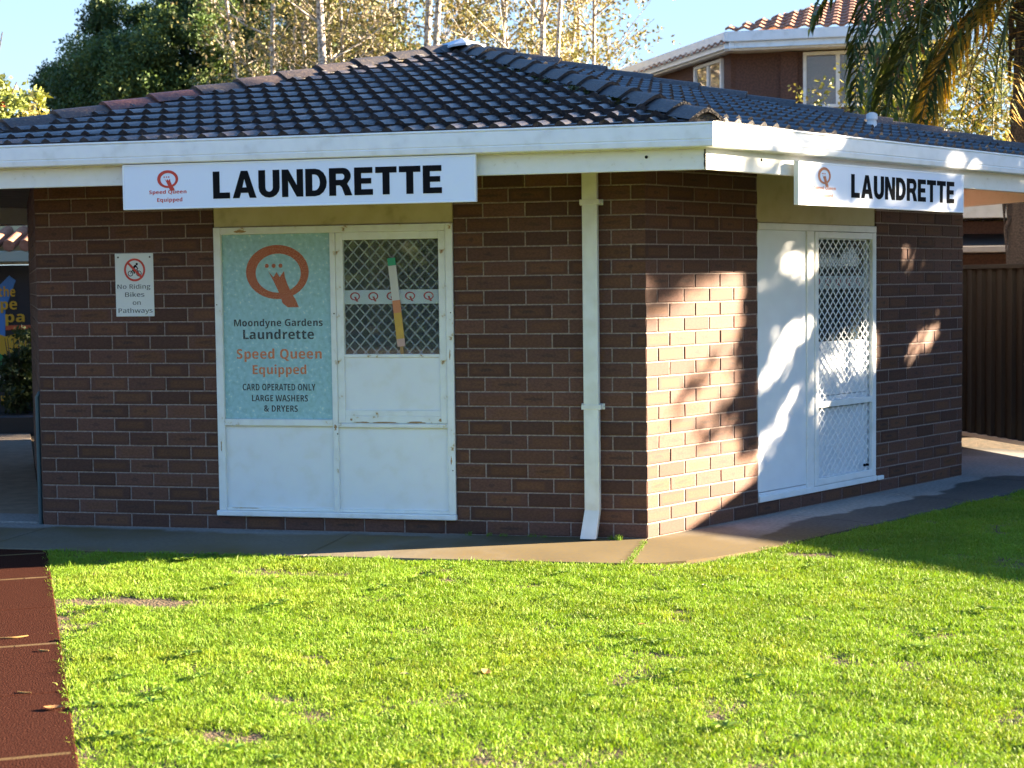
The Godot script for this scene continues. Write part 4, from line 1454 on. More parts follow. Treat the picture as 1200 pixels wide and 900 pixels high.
func backdrop_buildings() -> void:
	var H := thing("apartment_building", "two-storey brick apartment building with orange tiled roof behind the laundrette", "building")
	var dl := Vector3(-0.5, 0, -0.866025)
	var Bc := Vector3(-0.70, 0, -13.62)
	var A := Bc + dl * 9.0
	var C := Vector3(2.6, 0, -13.62)
	# gutters
	var gu := MB.new()
	for q: Array in [[A, Bc], [Bc, C]]:
		var a: Vector3 = q[0]; var d: Vector3 = q[1]
		var ex := (d - a).normalized()
		var nz := ex.cross(Vector3.UP)
		var t := Transform3D(Basis(ex, Vector3.UP, nz), a)
		gu.box(Vector3(-0.02, 5.30, -0.10), Vector3((d - a).length() + 0.02, 5.45, 0.0), 0.006, t)
		gu.box(Vector3(-0.02, 5.17, -0.14), Vector3((d - a).length() + 0.02, 5.298, -0.06), 0.006, t)
	build(gu, "gutter", M.white, H)
	# soffit
	var so := MB.new()
	var back := Vector3(2.6, 0, -26.0)
	var bl := A + Vector3(6.0, 0, -4.0)
	var poly := PackedVector2Array([Vector2(A.x, A.z), Vector2(Bc.x, Bc.z), Vector2(C.x, C.z), Vector2(back.x, back.z), Vector2(bl.x, bl.z)])
	var ind := Geometry2D.triangulate_polygon(poly)
	for i in range(0, ind.size(), 3):
		var p := poly[ind[i]]; var q := poly[ind[i + 1]]; var w := poly[ind[i + 2]]
		so.tri(Vector3(p.x, 5.2, p.y), Vector3(q.x, 5.2, q.y), Vector3(w.x, 5.2, w.y))
	build(so, "soffit", M.beam, H)
	# walls: recessed left face, front block
	var tl := Transform3D(Basis(-dl, Vector3.UP, (-dl).cross(Vector3.UP)), A + Vector3(0.866025, 0, -0.5) * 0.3)
	var wl := MB.new()
	wl.box(Vector3(0, -0.05, -0.25), Vector3(8.55, 5.2, 0), 0.0, tl)
	build(wl, "wall", M.farbrick, H)
	var tf := Transform3D(Basis.IDENTITY, Vector3(0, 0, -14.2))
	var wf := MB.new()
	wf.box(Vector3(-0.69, -0.05, -0.6), Vector3(2.3, 5.19, 0), 0.0, tf)
	build(wf, "wall", M.farbrick, H)
	for q: Array in [[0.08, 0.34, 0.05]]:
		var pr := MB.new()
		pr.box(Vector3(q[0], -0.05, -0.1), Vector3(q[1], 5.185, q[2]), 0.006, tf)
		build(pr, "pier", M.farbrick, H)
	far_window(H, tf, 0.42, 1.45, 4.33, 5.17, true)
	far_window(H, tl, 7.25, 8.3, 4.5, 5.16, true)
	far_window(H, tl, 3.6, 5.0, 4.2, 5.15, true)
	# roof of barrel tiles
	var tp := tan(deg_to_rad(16.5))
	for q: Array in [[Bc, C, 1], [A, Bc, 0]]:
		var a: Vector3 = q[0]; var d: Vector3 = q[1]
		var ex := (d - a).normalized()
		var ins := Vector3.UP.cross(ex)
		var L := (d - a).length()
		var rm := MB.new()
		var nx := int(L / 0.055)
		for j in 12:
			for i in nx:
				var r0 := 0.33 * j
				var r1 := 0.33 * (j + 1) + 0.03
				var lim := 0.577 * r0
				var x0 := L * i / nx
				var x1 := L * (i + 1) / nx
				if q[2] == 1 and x0 < lim: continue
				if q[2] == 0 and x1 > L - lim: continue
				var z0 := 0.022 * sin(x0 / 0.22 * TAU); var z1 := 0.022 * sin(x1 / 0.22 * TAU)
				var y: float = 5.47 if q[2] == 1 else 5.30
				var p0 := a + ex * x0 + ins * r0 + Vector3.UP * (y + r0 * tp + z0 + 0.03); var p1 := a + ex * x1 + ins * r0 + Vector3.UP * (y + r0 * tp + z1 + 0.03)
				var p2 := a + ex * x1 + ins * r1 + Vector3.UP * (y + r1 * tp + z1); var p3 := a + ex * x0 + ins * r1 + Vector3.UP * (y + r1 * tp + z0)
				rm.quad(p0, p1, p2, p3)
				rm.quad(p0 + Vector3.DOWN * 0.035, p1 + Vector3.DOWN * 0.035, p1, p0)
		build(rm, "roof", M.terracotta, H).set_meta("kind", "stuff")
	# lower house beyond the fence
	var N := thing("neighbour_house", "low dark-roofed house with white gutter beyond the metal fence", "house", Transform3D(Basis(Vector3.UP, deg_to_rad(14.0)), Vector3(2.9, 0, -10.55)))
	var w1 := MB.new()
	w1.box(Vector3(-1.2, -0.05, -4), Vector3(5.5, 2.46, 0.0), 0.01)
	build(w1, "wall", M.farbrick, N)
	var r1 := MB.new()
	r1.quad(Vector3(-1.4, 2.66, 0.5), Vector3(6, 2.70, 0.5), Vector3(6, 3.05, -2.2), Vector3(-1.4, 3.02, -2.2))
	r1.quad(Vector3(-1.4, 2.47, 0.48), Vector3(-1.4, 2.47, -0.1), Vector3(6, 2.47, -0.1), Vector3(6, 2.47, 0.48))
	build(r1, "roof", M.darkroof, N)
	var g1 := MB.new()
	g1.box(Vector3(-1.42, 2.48, 0.46), Vector3(6, 2.665, 0.56), 0.01)
	build(g1, "gutter", M.white, N)
	var r2 := MB.new()
	r2.quad(Vector3(-1.3, 2.14, 0.9), Vector3(6, 2.14, 0.9), Vector3(6, 2.30, 0.02), Vector3(-1.3, 2.30, 0.02))
	r2.quad(Vector3(-1.3, 2.04, 0.9), Vector3(-1.3, 2.04, 0.02), Vector3(6, 2.04, 0.02), Vector3(6, 2.04, 0.9))
	build(r2, "porch_roof", M.darkroof, N)
	var g2 := MB.new()
	g2.box(Vector3(-1.3, 2.05, 0.88), Vector3(6, 2.13, 0.96), 0.01)
	build(g2, "porch_gutter", M.rail, N)
	for x: float in [-1.1, 2.2, 5.0]:
		var po := MB.new()
		po.box(Vector3(x, -0.05, 0.78), Vector3(x + 0.1, 2.05, 0.87), 0.006)
		build(po, "porch_post", M.timber, N)
	mural()


# flat roof over the way between the laundrette and the shopfront
func covered_way() -> void:
	var W := thing("walkway_roof", "flat dark timber roof over the covered way beside the laundrette", "roof")
	var b := MB.new()
	var c5 := hexcorner(5, 0.80, 0)
	var c4 := hexcorner(4, 0.80, 0)
	var pts := PackedVector2Array([Vector2(c5.x, c5.z - 0.1), Vector2(c4.x, c4.z), Vector2(c4.x + 0.6, c4.z - 1.8), Vector2(-13.0, c4.z - 1.8), Vector2(-13.0, c5.z - 0.1)])
	for i in pts.size(): pts[i] = Vector2(pts[i].x, -pts[i].y)
	if area(pts) < 0: pts.reverse()
	b.plate(pts, 2.46, 2.56, Transform3D(Basis(Vector3(1, 0, 0), Vector3(0, 0, -1), Vector3(0, 1, 0)), Vector3.ZERO))
	build(b, "deck", M.soffit, W)
	for p: Array in [[-12.5, 0.3], [-12.5, -5.2], [-9.3, 0.3]]:
		var po := MB.new()
		po.box(Vector3(p[0] - 0.05, -0.02, p[1] - 0.05), Vector3(p[0] + 0.05, 2.459, p[1] + 0.05), 0.006)
		build(po, "post", M.timber, W)


# painted shopfront seen through the covered way
func mural() -> void:
	covered_way()
	var t := Transform3D(Basis(Vector3.UP, deg_to_rad(13.0)), Vector3(-8.92, 0, -7.53))
	var S := thing("painted_shopfront", "dark shopfront painted with yellow, blue and green shapes past the covered way", "shopfront", t)
	var k := 1.19
	var bd := MB.new()
	bd.box(Vector3(-3.0, 0.0, -0.2), Vector3(1.6, 2.05, 0.0), 0.01)
	build(bd, "board", mat(0.012, 0.014, 0.022, 0.5), S)
	var yellow := mat(0.62, 0.36, 0.02, 0.5)
	var blue := mat(0.06, 0.22, 0.55, 0.5)
	var green := mat(0.02, 0.22, 0.06, 0.5)
	var orange := mat(0.55, 0.10, 0.03, 0.5)
	var white := mat(0.7, 0.65, 0.62, 0.5)
	var shapes := [[blue, [[-0.35, 1.0], [-0.22, 1.0], [-0.20, 1.5], [-0.06, 1.86], [-0.14, 1.92], [-0.35, 1.72]], "blue_patch"], [yellow, [[-0.4, 1.02], [-0.12, 0.84], [0.02, 0.92], [0.06, 1.10], [-0.06, 1.2], [-0.2, 1.16], [-0.4, 1.22]], "yellow_patch"], [green, [[-0.4, 0.72], [-0.24, 0.74], [-0.2, 0.84], [-0.28, 0.95], [-0.4, 0.98]], "green_patch"], [white, [[-0.4, 0.60], [-0.22, 0.60], [-0.22, 0.66], [-0.4, 0.70]], "white_patch"]]
	for i in shapes.size():
		var pts := PackedVector2Array()
		for p: Array in shapes[i][1]: pts.append(Vector2(p[0], p[1]))
		if area(pts) < 0: pts.reverse()
		var m := MB.new()
		m.plate(pts, 0.001, 0.004 + 0.002 * i)
		build(m, shapes[i][2], shapes[i][0], S)
	printed(S, "the", -0.28, -0.06, 1.66, 1.78, 0.016, yellow, 1.8, true)
	printed(S, "pe", -0.27, -0.04, 1.50, 1.63, 0.016, yellow, 1.8, true)
	printed(S, "pa", -0.22, 0.06, 1.34, 1.47, 0.016, yellow, 1.8, true)
	printed(S, "EN", -0.30, -0.10, 0.30, 0.42, 0.016, yellow, 1.5, true)
	var ob := MB.new()
	ob.box(Vector3(-0.20, 1.24, 0.012), Vector3(0.12, 1.30, 0.015))
	build(ob, "orange_band", orange, S)
	var pb := MB.new()  # dark box added to hide and shade a sunlit strip of ground
	pb.box(Vector3(-3.0, -0.05, 0.25), Vector3(1.6, 0.22, 0.75), 0.02)
	build(pb, "added_shade_box", M.darkroof, S)
	# tiled canopy edge above
	for i in 16:
		var tl := MB.new()
		tl.tube([Vector3(-2.2 + 0.2 * i, 2.28, 0.45), Vector3(-2.2 + 0.2 * i, 2.5, -0.3)], [0.075, 0.075], 8)
		build(tl, "canopy_tile", M.terracotta, S)
	var fa := MB.new()
	fa.box(Vector3(-3.0, 2.08, 0.2), Vector3(1.6, 2.22, 0.42), 0.01)
	build(fa, "fascia", mat(0.30, 0.32, 0.24, 0.7), S)
	var wl := MB.new()
	wl.box(Vector3(-3.0, 2.06, -0.3), Vector3(1.6, 3.4, -0.21), 0.01)
	build(wl, "wall", M.cream, S)


	var q := RandomNumberGenerator.new()
	q.seed = 61
	var sh := thing("dark_shrub", "dark narrow shrub against the painted shopfront", "shrub", t * Transform3D(Basis.IDENTITY, Vector3(0.05, 0, 0.42)))
	var st := MB.new()
	for i in 6:
		var a := TAU * i / 6
		st.tube([Vector3(0, -0.02, 0), Vector3(cos(a) * 0.08, 0.7, sin(a) * 0.08), Vector3(cos(a) * 0.14, 1.15, sin(a) * 0.14)], [0.014, 0.01, 0.004], 5, false)
	build(st, "stems", M.bark_dark, sh)
	crown_on(sh, Vector3(0, 0.75, 0), Vector3(0.2, 0.5, 0.2), 26, 0.14, 24, clump(12, 6, 0.05, 0.08, 0.03), [Color(0.035, 0.055, 0.018), Color(0.05, 0.075, 0.025)], q, 0.1)


# ---------------------------------------------------------------- trees
func clump(sd: int, n: int, r: float, l: float, w: float) -> ArrayMesh:
	var key := "clump%d_%d_%.3f_%.3f_%.3f" % [sd, n, r, l, w]
	if cache.has(key): return cache[key]
	var q := RandomNumberGenerator.new()
	q.seed = sd
	var b := MB.new()
	for i in n:
		var d := Vector3(q.randf_range(-1, 1), q.randf_range(-1, 1), q.randf_range(-1, 1))
		var p := d * r
		var f := Vector3(q.randf_range(-1, 1), q.randf_range(-0.7, 1), q.randf_range(-1, 1)).normalized()
		var s := f.cross(Vector3(q.randf_range(-1, 1), q.randf_range(-1, 1), q.randf_range(-1, 1))).normalized() * w * 0.5
		var k := q.randf_range(0.7, 1.25)
		b.col = Color(k, k, k)
		var ln := l * q.randf_range(0.7, 1.2)
		b.tri(p, p + f * ln * 0.45 + s, p + f * ln)
		b.tri(p, p + f * ln, p + f * ln * 0.45 - s)
	cache[key] = b.mesh()
	return cache[key]


func rbasis(q: RandomNumberGenerator, s: float) -> Basis:
	return Basis.from_euler(Vector3(q.randf() * TAU, q.randf() * TAU, q.randf() * TAU)).scaled(Vector3.ONE * s)


# leaves on many lumps spread over an ellipsoid
func crown_on(parent: Node, c: Vector3, rad: Vector3, lumps: int, lump_r: float, per: int, m: Mesh, cols: Array, q: RandomNumberGenerator, shell := 0.55) -> void:
	var xf := []
	var ti := []
	for i in lumps:
		var d := Vector3(q.randfn(), q.randfn(), q.randfn()).normalized()
		var p := c + d * rad * lerpf(shell, 1.0, sqrt(q.randf()))
		var lr := lump_r * q.randf_range(0.6, 1.35)
		var tone: Color = cols[q.randi() % cols.size()]
		for j in per:
			var e := Vector3(q.randfn(), q.randfn(), q.randfn()).normalized()
			var rr := lr * pow(q.randf(), 0.4)
			xf.append(Transform3D(rbasis(q, q.randf_range(0.75, 1.3)), p + e * rr * Vector3(1, 0.75, 1)))
			var k := q.randf_range(0.8, 1.2)
			ti.append(Color(tone.r * k, tone.g * k, tone.b * k))
	scatter(m, xf, ti, "crown", M.leaf, parent).set_meta("kind", "stuff")


func trees() -> void:
	var q := RandomNumberGenerator.new()
	q.seed = 21
	# broad dark evergreen
	var T := thing("evergreen_tree", "broad dense dark green tree behind the left of the roof", "tree", Transform3D(Basis.IDENTITY, Vector3(-15.5, 0, -28.8)))
	var tr := MB.new()
	tr.tube([Vector3(0, -0.1, 0), Vector3(0.1, 1.5, 0), Vector3(0.0, 3.2, 0.1), Vector3(0.2, 5.0, 0)], [0.55, 0.45, 0.4, 0.25], 10)
	for i in 9:
		var a := TAU * i / 9
		tr.tube([Vector3(0, 2.6, 0), Vector3(cos(a) * 1.6, 4.2, sin(a) * 1.6), Vector3(cos(a) * 3.2, 5.6 + 1.2 * sin(i * 2.0), sin(a) * 3.2)], [0.22, 0.14, 0.05], 6)
	build(tr, "trunk", M.bark_dark, T)
	crown_on(T, Vector3(0.7, 6.2, 0), Vector3(5.2, 3.5, 4.4), 420, 0.6, 120, clump(1, 11, 0.11, 0.10, 0.045), [Color(0.055, 0.09, 0.024), Color(0.07, 0.115, 0.03), Color(0.10, 0.145, 0.038), Color(0.05, 0.08, 0.022)], q, 0.25)
	# slender pale-barked trees
	var spots := [[296, 31, -0.10], [332, 28, 0.01], [350, 33, 0.0], [366, 30, -0.05], [381, 27, -0.01], [389, 34, 0.04], [411, 29, 0.0], [440, 35, 0.03], [478, 33, -0.06], [505, 28, 0.0], [540, 36, 0.02], [572, 30, -0.09], [607, 31, -0.06], [628, 34, 0.02], [645, 28, 0.0], [661, 33, 0.07], [674, 31, 0.02], [690, 30, 0.05]]
	for i in spots.size():
		var u: float = (spots[i][0] - 600.0) / 1892.6
		var Z: float = spots[i][1]
		var x := 1.5235 + Z * (0.97534 * u - 0.2207)
		var z := 10.8384 + Z * (-0.22036 * u - 0.97335)
		var says_so := "slender upright pale-barked tree with thin yellow-green leaves beyond the roof"
		if i in [14, 9, 11]: says_so = ["stout forked pale tree standing between the roof peak and the apartments", "thick twin-stemmed pale tree beyond the roof's lead-capped peak", "leaning pale tree with a second stem beyond the roof"][[14, 9, 11].find(i)]
		elif i == 0: says_so = "thin pale tree leaning over against the dark evergreen"
		elif i == 4: says_so = "stout single-stemmed pale-barked tree beyond the left hip of the roof"
		elif i == 17: says_so = "outermost pale-barked tree, nearest the brick apartments"
		elif absf(spots[i][2]) > 0.045: says_so = "slanting pale-barked tree with thin yellow-green leaves beyond the roof"
		var D := thing("pale_trunk_tree", says_so, "tree", Transform3D(Basis.IDENTITY, Vector3(x, 0, z)), "slender pale trees beyond the roof")
		var b := MB.new()
		var h := q.randf_range(9.0, 11.5)
		var ln: float = spots[i][2]
		var p := []
		var r := []
		var rb: float = q.randf_range(0.05, 0.085) * (1.5 if i in [4, 9, 14] else 1.0)
		for k in 9:
			var t := k / 8.0
			p.append(Vector3(ln * h * (t - 0.38) + 0.08 * sin(t * 7.0 + i), h * t - 0.1, 0.08 * cos(t * 6.0 + i * 2.0)))
			r.append(lerpf(rb, 0.02, t))
		b.tube(p, r, 7)
		if i in [14, 9, 11]:
			b.tube([p[3], p[3] + Vector3(0.25, 1.4, 0.1), p[3] + Vector3(0.42, 3.6, 0.1), p[3] + Vector3(0.5, 6.0, 0.0)], [rb * 0.6, rb * 0.5, rb * 0.4, 0.02], 6)
		var tips := []
		for k in 20:
			var t := q.randf_range(0.22, 0.95)
			var o: Vector3 = p[0].lerp(p[8], t)
			o = p[clampi(int(t * 8.0), 0, 7)].lerp(p[clampi(int(t * 8.0) + 1, 0, 8)], t * 8.0 - floorf(t * 8.0))
			var a := q.randf() * TAU
			var l := q.randf_range(0.6, 1.7) * (1.15 - 0.5 * t)
			var e := o + Vector3(cos(a) * l, l * q.randf_range(0.35, 0.9), sin(a) * l)
			b.tube([o, o.lerp(e, 0.5) + Vector3(0, -0.06, 0), e], [0.022, 0.014, 0.005], 5, false)
			tips.append(e); tips.append(o.lerp(e, 0.6))
			for s in 5:
				var e2 := o.lerp(e, q.randf_range(0.4, 0.9)) + Vector3(q.randf_range(-0.5, 0.5), q.randf_range(0.0, 0.6), q.randf_range(-0.5, 0.5))
				b.tube([o.lerp(e, 0.5), e2], [0.009, 0.004], 4, false)
				tips.append(e2)
		build(b, "trunk", M.bark_pale, D)
		var xf := []
		var ti := []
		for e: Vector3 in tips:
			for s in 7:
				var pp: Vector3 = e + Vector3(q.randfn(), q.randfn(), q.randfn()) * 0.25
				xf.append(Transform3D(rbasis(q, q.randf_range(0.7, 1.3)), pp))
				var kk := q.randf_range(0.75, 1.25)
				var c: Color = [Color(0.22, 0.20, 0.075), Color(0.26, 0.215, 0.10), Color(0.18, 0.18, 0.06), Color(0.29, 0.23, 0.12)][q.randi() % 4]
				ti.append(Color(c.r * kk, c.g * kk, c.b * kk))
		scatter(clump(3, 6, 0.09, 0.085, 0.045), xf, ti, "crown", M.leaf, D).set_meta("kind", "stuff")
	# leafy shrubs at their feet and the green rise behind
	var sh := [[300, 34, 3.2, 1.5, 2.3, 0], [345, 40, 4.2, 2.0, 2.8, 0], [420, 40, 4.6, 2.2, 2.9, 0], [500, 42, 5.2, 2.4, 3.2, 1], [580, 40, 4.7, 2.2, 2.9, 1], [650, 42, 4.6, 2.3, 3.0, 1], [715, 46, 4.9, 2.4, 3.2, 2], [757, 52, 5.0, 2.2, 3.2, 2], [690, 60, 6.6, 3.6, 4.0, 2], [600, 62, 6.6, 4.0, 4.4, 2], [450, 60, 7.2, 4.0, 4.6, 0], [820, 60, 5.0, 3.4, 3.4, 2]]
	var pal := [[Color(0.17, 0.17, 0.05), Color(0.22, 0.20, 0.06), Color(0.13, 0.15, 0.04)], [Color(0.20, 0.22, 0.04), Color(0.15, 0.19, 0.035), Color(0.25, 0.24, 0.05)], [Color(0.12, 0.17, 0.03), Color(0.08, 0.13, 0.028), Color(0.17, 0.20, 0.04)]]
	var says := ["olive leafy tree behind the pale trunks", "yellow-green leafy tree behind the pale trunks", "mid green rounded tree behind the pale trunks, far off"]
	for s: Array in sh:
		var u: float = (s[0] - 600.0) / 1892.6
		var Z: float = s[1]
		var at := Vector3(1.5235 + Z * (0.97534 * u - 0.2207), 0, 10.8384 + Z * (-0.22036 * u - 0.97335))
		var D := thing("leafy_tree", says[s[5]], "tree", Transform3D(Basis.IDENTITY, at), "leafy trees behind the pale trunks")
		var b := MB.new()
		b.tube([Vector3(0, -0.1, 0), Vector3(0.05, s[2] * 0.5, 0), Vector3(0.0, s[2], 0.05)], [0.16, 0.12, 0.06], 7)
		for i in 6:
			var a := TAU * i / 6
			b.tube([Vector3(0, s[2] * 0.4, 0), Vector3(cos(a) * s[3] * 0.6, s[2] * 0.9, sin(a) * s[3] * 0.6)], [0.07, 0.03], 5, false)
		build(b, "trunk", M.bark_dark, D)
		crown_on(D, Vector3(0, s[2] * 0.78, 0), Vector3(s[3], s[4] * 0.8, s[3]), 90, 0.5, 60, clump(4, 8, 0.13, 0.13, 0.07), pal[s[5]], q, 0.2)
	# flowering branch tips at the far left
	var L := thing("flowering_tree", "light green tree with a few red flowers beyond the roof's left end", "tree", Transform3D(Basis.IDENTITY, Vector3(-12.0, 0, -11.3)))
	var lb := MB.new()
	lb.tube([Vector3(0, -0.1, 0), Vector3(0.1, 2.0, 0), Vector3(0.3, 4.2, 0)], [0.11, 0.09, 0.05], 8)
	for i in 7:
		var e := Vector3(q.randf_range(0.0, 1.0), q.randf_range(3.8, 5.6), q.randf_range(-0.5, 0.5))
		lb.tube([Vector3(0.25, 3.4, 0), e], [0.03, 0.008], 5, false)
	build(lb, "trunk", M.bark_dark, L)
	crown_on(L, Vector3(0.35, 4.35, 0), Vector3(0.85, 0.75, 0.8), 34, 0.24, 26, clump(5, 6, 0.07, 0.11, 0.05), [Color(0.26, 0.28, 0.07), Color(0.20, 0.24, 0.06), Color(0.32, 0.28, 0.09)], q, 0.1)
	for i in 7:
		var f := MB.new()
		for j in 7:
			var d := Vector3(q.randfn(), q.randfn(), q.randfn()).normalized() * 0.06
			var s2 := d.cross(Vector3.UP).normalized() * 0.03
			f.tri(Vector3.ZERO, d + s2, d - s2)
		build(f, "flower", mat(0.5, 0.03, 0.02, 0.6), L, Transform3D(Basis.IDENTITY, Vector3(0.35 + q.randf_range(-0.7, 0.75), 4.35 + q.randf_range(-0.6, 0.6), q.randf_range(0.1, 0.6))))
	# sunlit bushes between the apartments and the palm
	for s: Array in [[1.55, -12.2, 3.4, 1.15, 1.5], [2.6, -11.6, 3.2, 1.2, 1.6], [3.4, -12.6, 3.8, 1.2, 1.7]]:
		var D := thing("loose_bush", "tall loose yellow-green bush with bare twigs behind the palm fronds", "bush", Transform3D(Basis.IDENTITY, Vector3(s[0], 0, s[1])), "tall bushes behind the palm")
		var b := MB.new()
		var tips := []
		for i in 26:
			var a := q.randf() * TAU
			var e := Vector3(cos(a) * s[3] * q.randf_range(0.2, 1.0), s[2] + s[4] * q.randf_range(-0.9, 0.75), sin(a) * s[3] * q.randf_range(0.2, 1.0))
			b.tube([Vector3(0, -0.1, 0), Vector3(e.x * 0.35, e.y * 0.6, e.z * 0.35), e], [0.035, 0.02, 0.006], 5, false)
			tips.append(e); tips.append(Vector3(e.x * 0.35, e.y * 0.6, e.z * 0.35).lerp(e, 0.6))
		build(b, "stems", M.bark_pale, D)
		var xf := []
		var ti := []
		for e: Vector3 in tips:
			for k in 26:
				xf.append(Transform3D(rbasis(q, q.randf_range(0.7, 1.3)), e + Vector3(q.randfn(), q.randfn(), q.randfn()) * 0.22))
				var c: Color = [Color(0.26, 0.24, 0.05), Color(0.20, 0.20, 0.045), Color(0.32, 0.26, 0.08)][q.randi() % 3]
				ti.append(c)
		scatter(clump(6, 5, 0.07, 0.09, 0.045), xf, ti, "crown", M.leaf, D).set_meta("kind", "stuff")


# ---------------------------------------------------------------- palms
func frond(sd: int, L: float, rise: float, droop: float, cols: Array) -> ArrayMesh:
	var q := RandomNumberGenerator.new()
	q.seed = sd
	var b := MB.new()
	var p := []
	var r := []
	for k in 15:
		var t := k / 14.0
		var ang := rise - droop * pow(t, 1.1)
		if k == 0: p.append(Vector3.ZERO)
		else: p.append(p[-1] + Vector3(cos(ang), sin(ang), 0) * L / 14.0)
		r.append(lerpf(0.028, 0.005, t))
	b.col = Color(0.10, 0.11, 0.04)
	b.tube(p, r, 5, false)
	for k in 52:
		var t := 0.13 + 0.86 * k / 51.0
		var f := t * 14.0
		var i := mini(int(f), 13)
		var o: Vector3 = p[i].lerp(p[i + 1], f - i)
		var d: Vector3 = (p[i + 1] - p[i]).normalized()
		for s: float in [-1.0, 1.0]:
			var ll := (0.62 * sin(PI * clampf(0.15 + 0.8 * t, 0, 1)) + 0.12) * q.randf_range(0.85, 1.15)
			var out := (Vector3(0, q.randf_range(-0.15, 0.5), s) + d * q.randf_range(0.3, 0.7)).normalized()
			var m := o + out * ll * 0.5
			var e := m + (out + Vector3(0, -q.randf_range(0.7, 1.6), 0)).normalized() * ll * 0.5
			var w := Vector3(0, 1, 0).cross(out).normalized() * 0.021
			b.col = cols[q.randi() % cols.size()]
			b.quad(o - w * 0.6, o + w * 0.6, m + w, m - w)
			b.tri(m - w, m + w, e)
	return b.mesh()


func palm(at: Vector3, H: float, lean: Vector3, n: int, label: String, sd: int, scale := 1.0, turn := 0.0) -> void:
	var q := RandomNumberGenerator.new()
	q.seed = sd
	var P := thing("palm_tree", label, "palm", Transform3D(Basis.IDENTITY, at))
	var b := MB.new()
	var pts := []
	var rs := []
	for k in 40:
		var t := k / 39.0
		pts.append(Vector3(lean.x * t * t, H * t - 0.05, lean.z * t * t))
		rs.append((0.205 if k % 2 else 0.19) * lerpf(1.1, 0.92, t) * q.randf_range(0.96, 1.04))
	b.tube(pts, rs, 14)
	# old leaf bases and hanging fibres on the upper trunk
	for i in 70:
		var t := q.randf_range(0.45, 0.99)
		var a := q.randf() * TAU
		var c := Vector3(lean.x * t * t, H * t, lean.z * t * t) + Vector3(cos(a), 0, sin(a)) * 0.18
		b.tube([c, c + Vector3(cos(a) * 0.07, -0.12, sin(a) * 0.07), c + Vector3(cos(a) * 0.06, -0.42, sin(a) * 0.06)], [0.035, 0.025, 0.006], 5, false)
	build(b, "trunk", M.bark_dark, P)
	var green := [Color(0.055, 0.085, 0.02), Color(0.08, 0.115, 0.025), Color(0.045, 0.07, 0.02), Color(0.13, 0.15, 0.03)]
	var gold := [Color(0.42, 0.26, 0.03), Color(0.50, 0.32, 0.05), Color(0.30, 0.22, 0.04)]
	var keys := []
	for k in 5: keys.append(frond(200 + k, 3.3, [0.9, 0.5, 0.2, -0.1, -0.5][k], [2.1, 2.0, 1.75, 1.5, 1.15][k], green))
	keys.append(frond(210, 2.8, -0.5, 1.1, gold))
	var top := Vector3(lean.x, H, lean.z)
	for i in n:
		var ty := i % 5
		if i % 9 == 7: ty = 5
		var a := turn + TAU * i * 0.382 + q.randf_range(-0.2, 0.2)
		put(keys[ty], "frond", M.palm, P, Transform3D(Basis(Vector3.UP, a).scaled(Vector3.ONE * scale * q.randf_range(0.85, 1.1)), top + Vector3(cos(a), 0, -sin(a)) * 0.12 + Vector3.UP * q.randf_range(-0.25, 0.05)))


func palms() -> void:
	palm(Vector3(3.12, 0, -8.1), 5.25, Vector3(0.1, 0, 0), 48, "tall palm with drooping fronds behind the laundrette and the fence", 31, 0.88)


func slanted(q: RandomNumberGenerator, e1: Vector3) -> Basis:
	var y := (e1 * -0.5 + Vector3.UP * 0.85 + Vector3(q.randfn(), q.randfn(), q.randfn()) * 0.28).normalized()
	var x := y.cross(Vector3(q.randfn(), q.randfn(), q.randfn())).normalized()
	return Basis(x, y, x.cross(y)).scaled(Vector3.ONE * q.randf_range(0.7, 1.2))


# a spray of long narrow leaves along +Y
func narrow() -> ArrayMesh:
	var q := RandomNumberGenerator.new()
	q.seed = 15
	var b := MB.new()
	for i in 6:
		var p := Vector3(q.randf_range(-1, 1), q.randf_range(-2, 1), q.randf_range(-1, 1)) * 0.05
		var f := Vector3(q.randf_range(-0.3, 0.3), 1, q.randf_range(-0.3, 0.3)).normalized() * q.randf_range(0.16, 0.26)
		var s := f.cross(Vector3(q.randfn(), q.randfn(), q.randfn())).normalized() * 0.016
		b.col = Color.WHITE * q.randf_range(0.8, 1.2)
		b.tri(p, p + f * 0.4 + s, p + f)
		b.tri(p, p + f, p + f * 0.4 - s)
	return b.mesh()


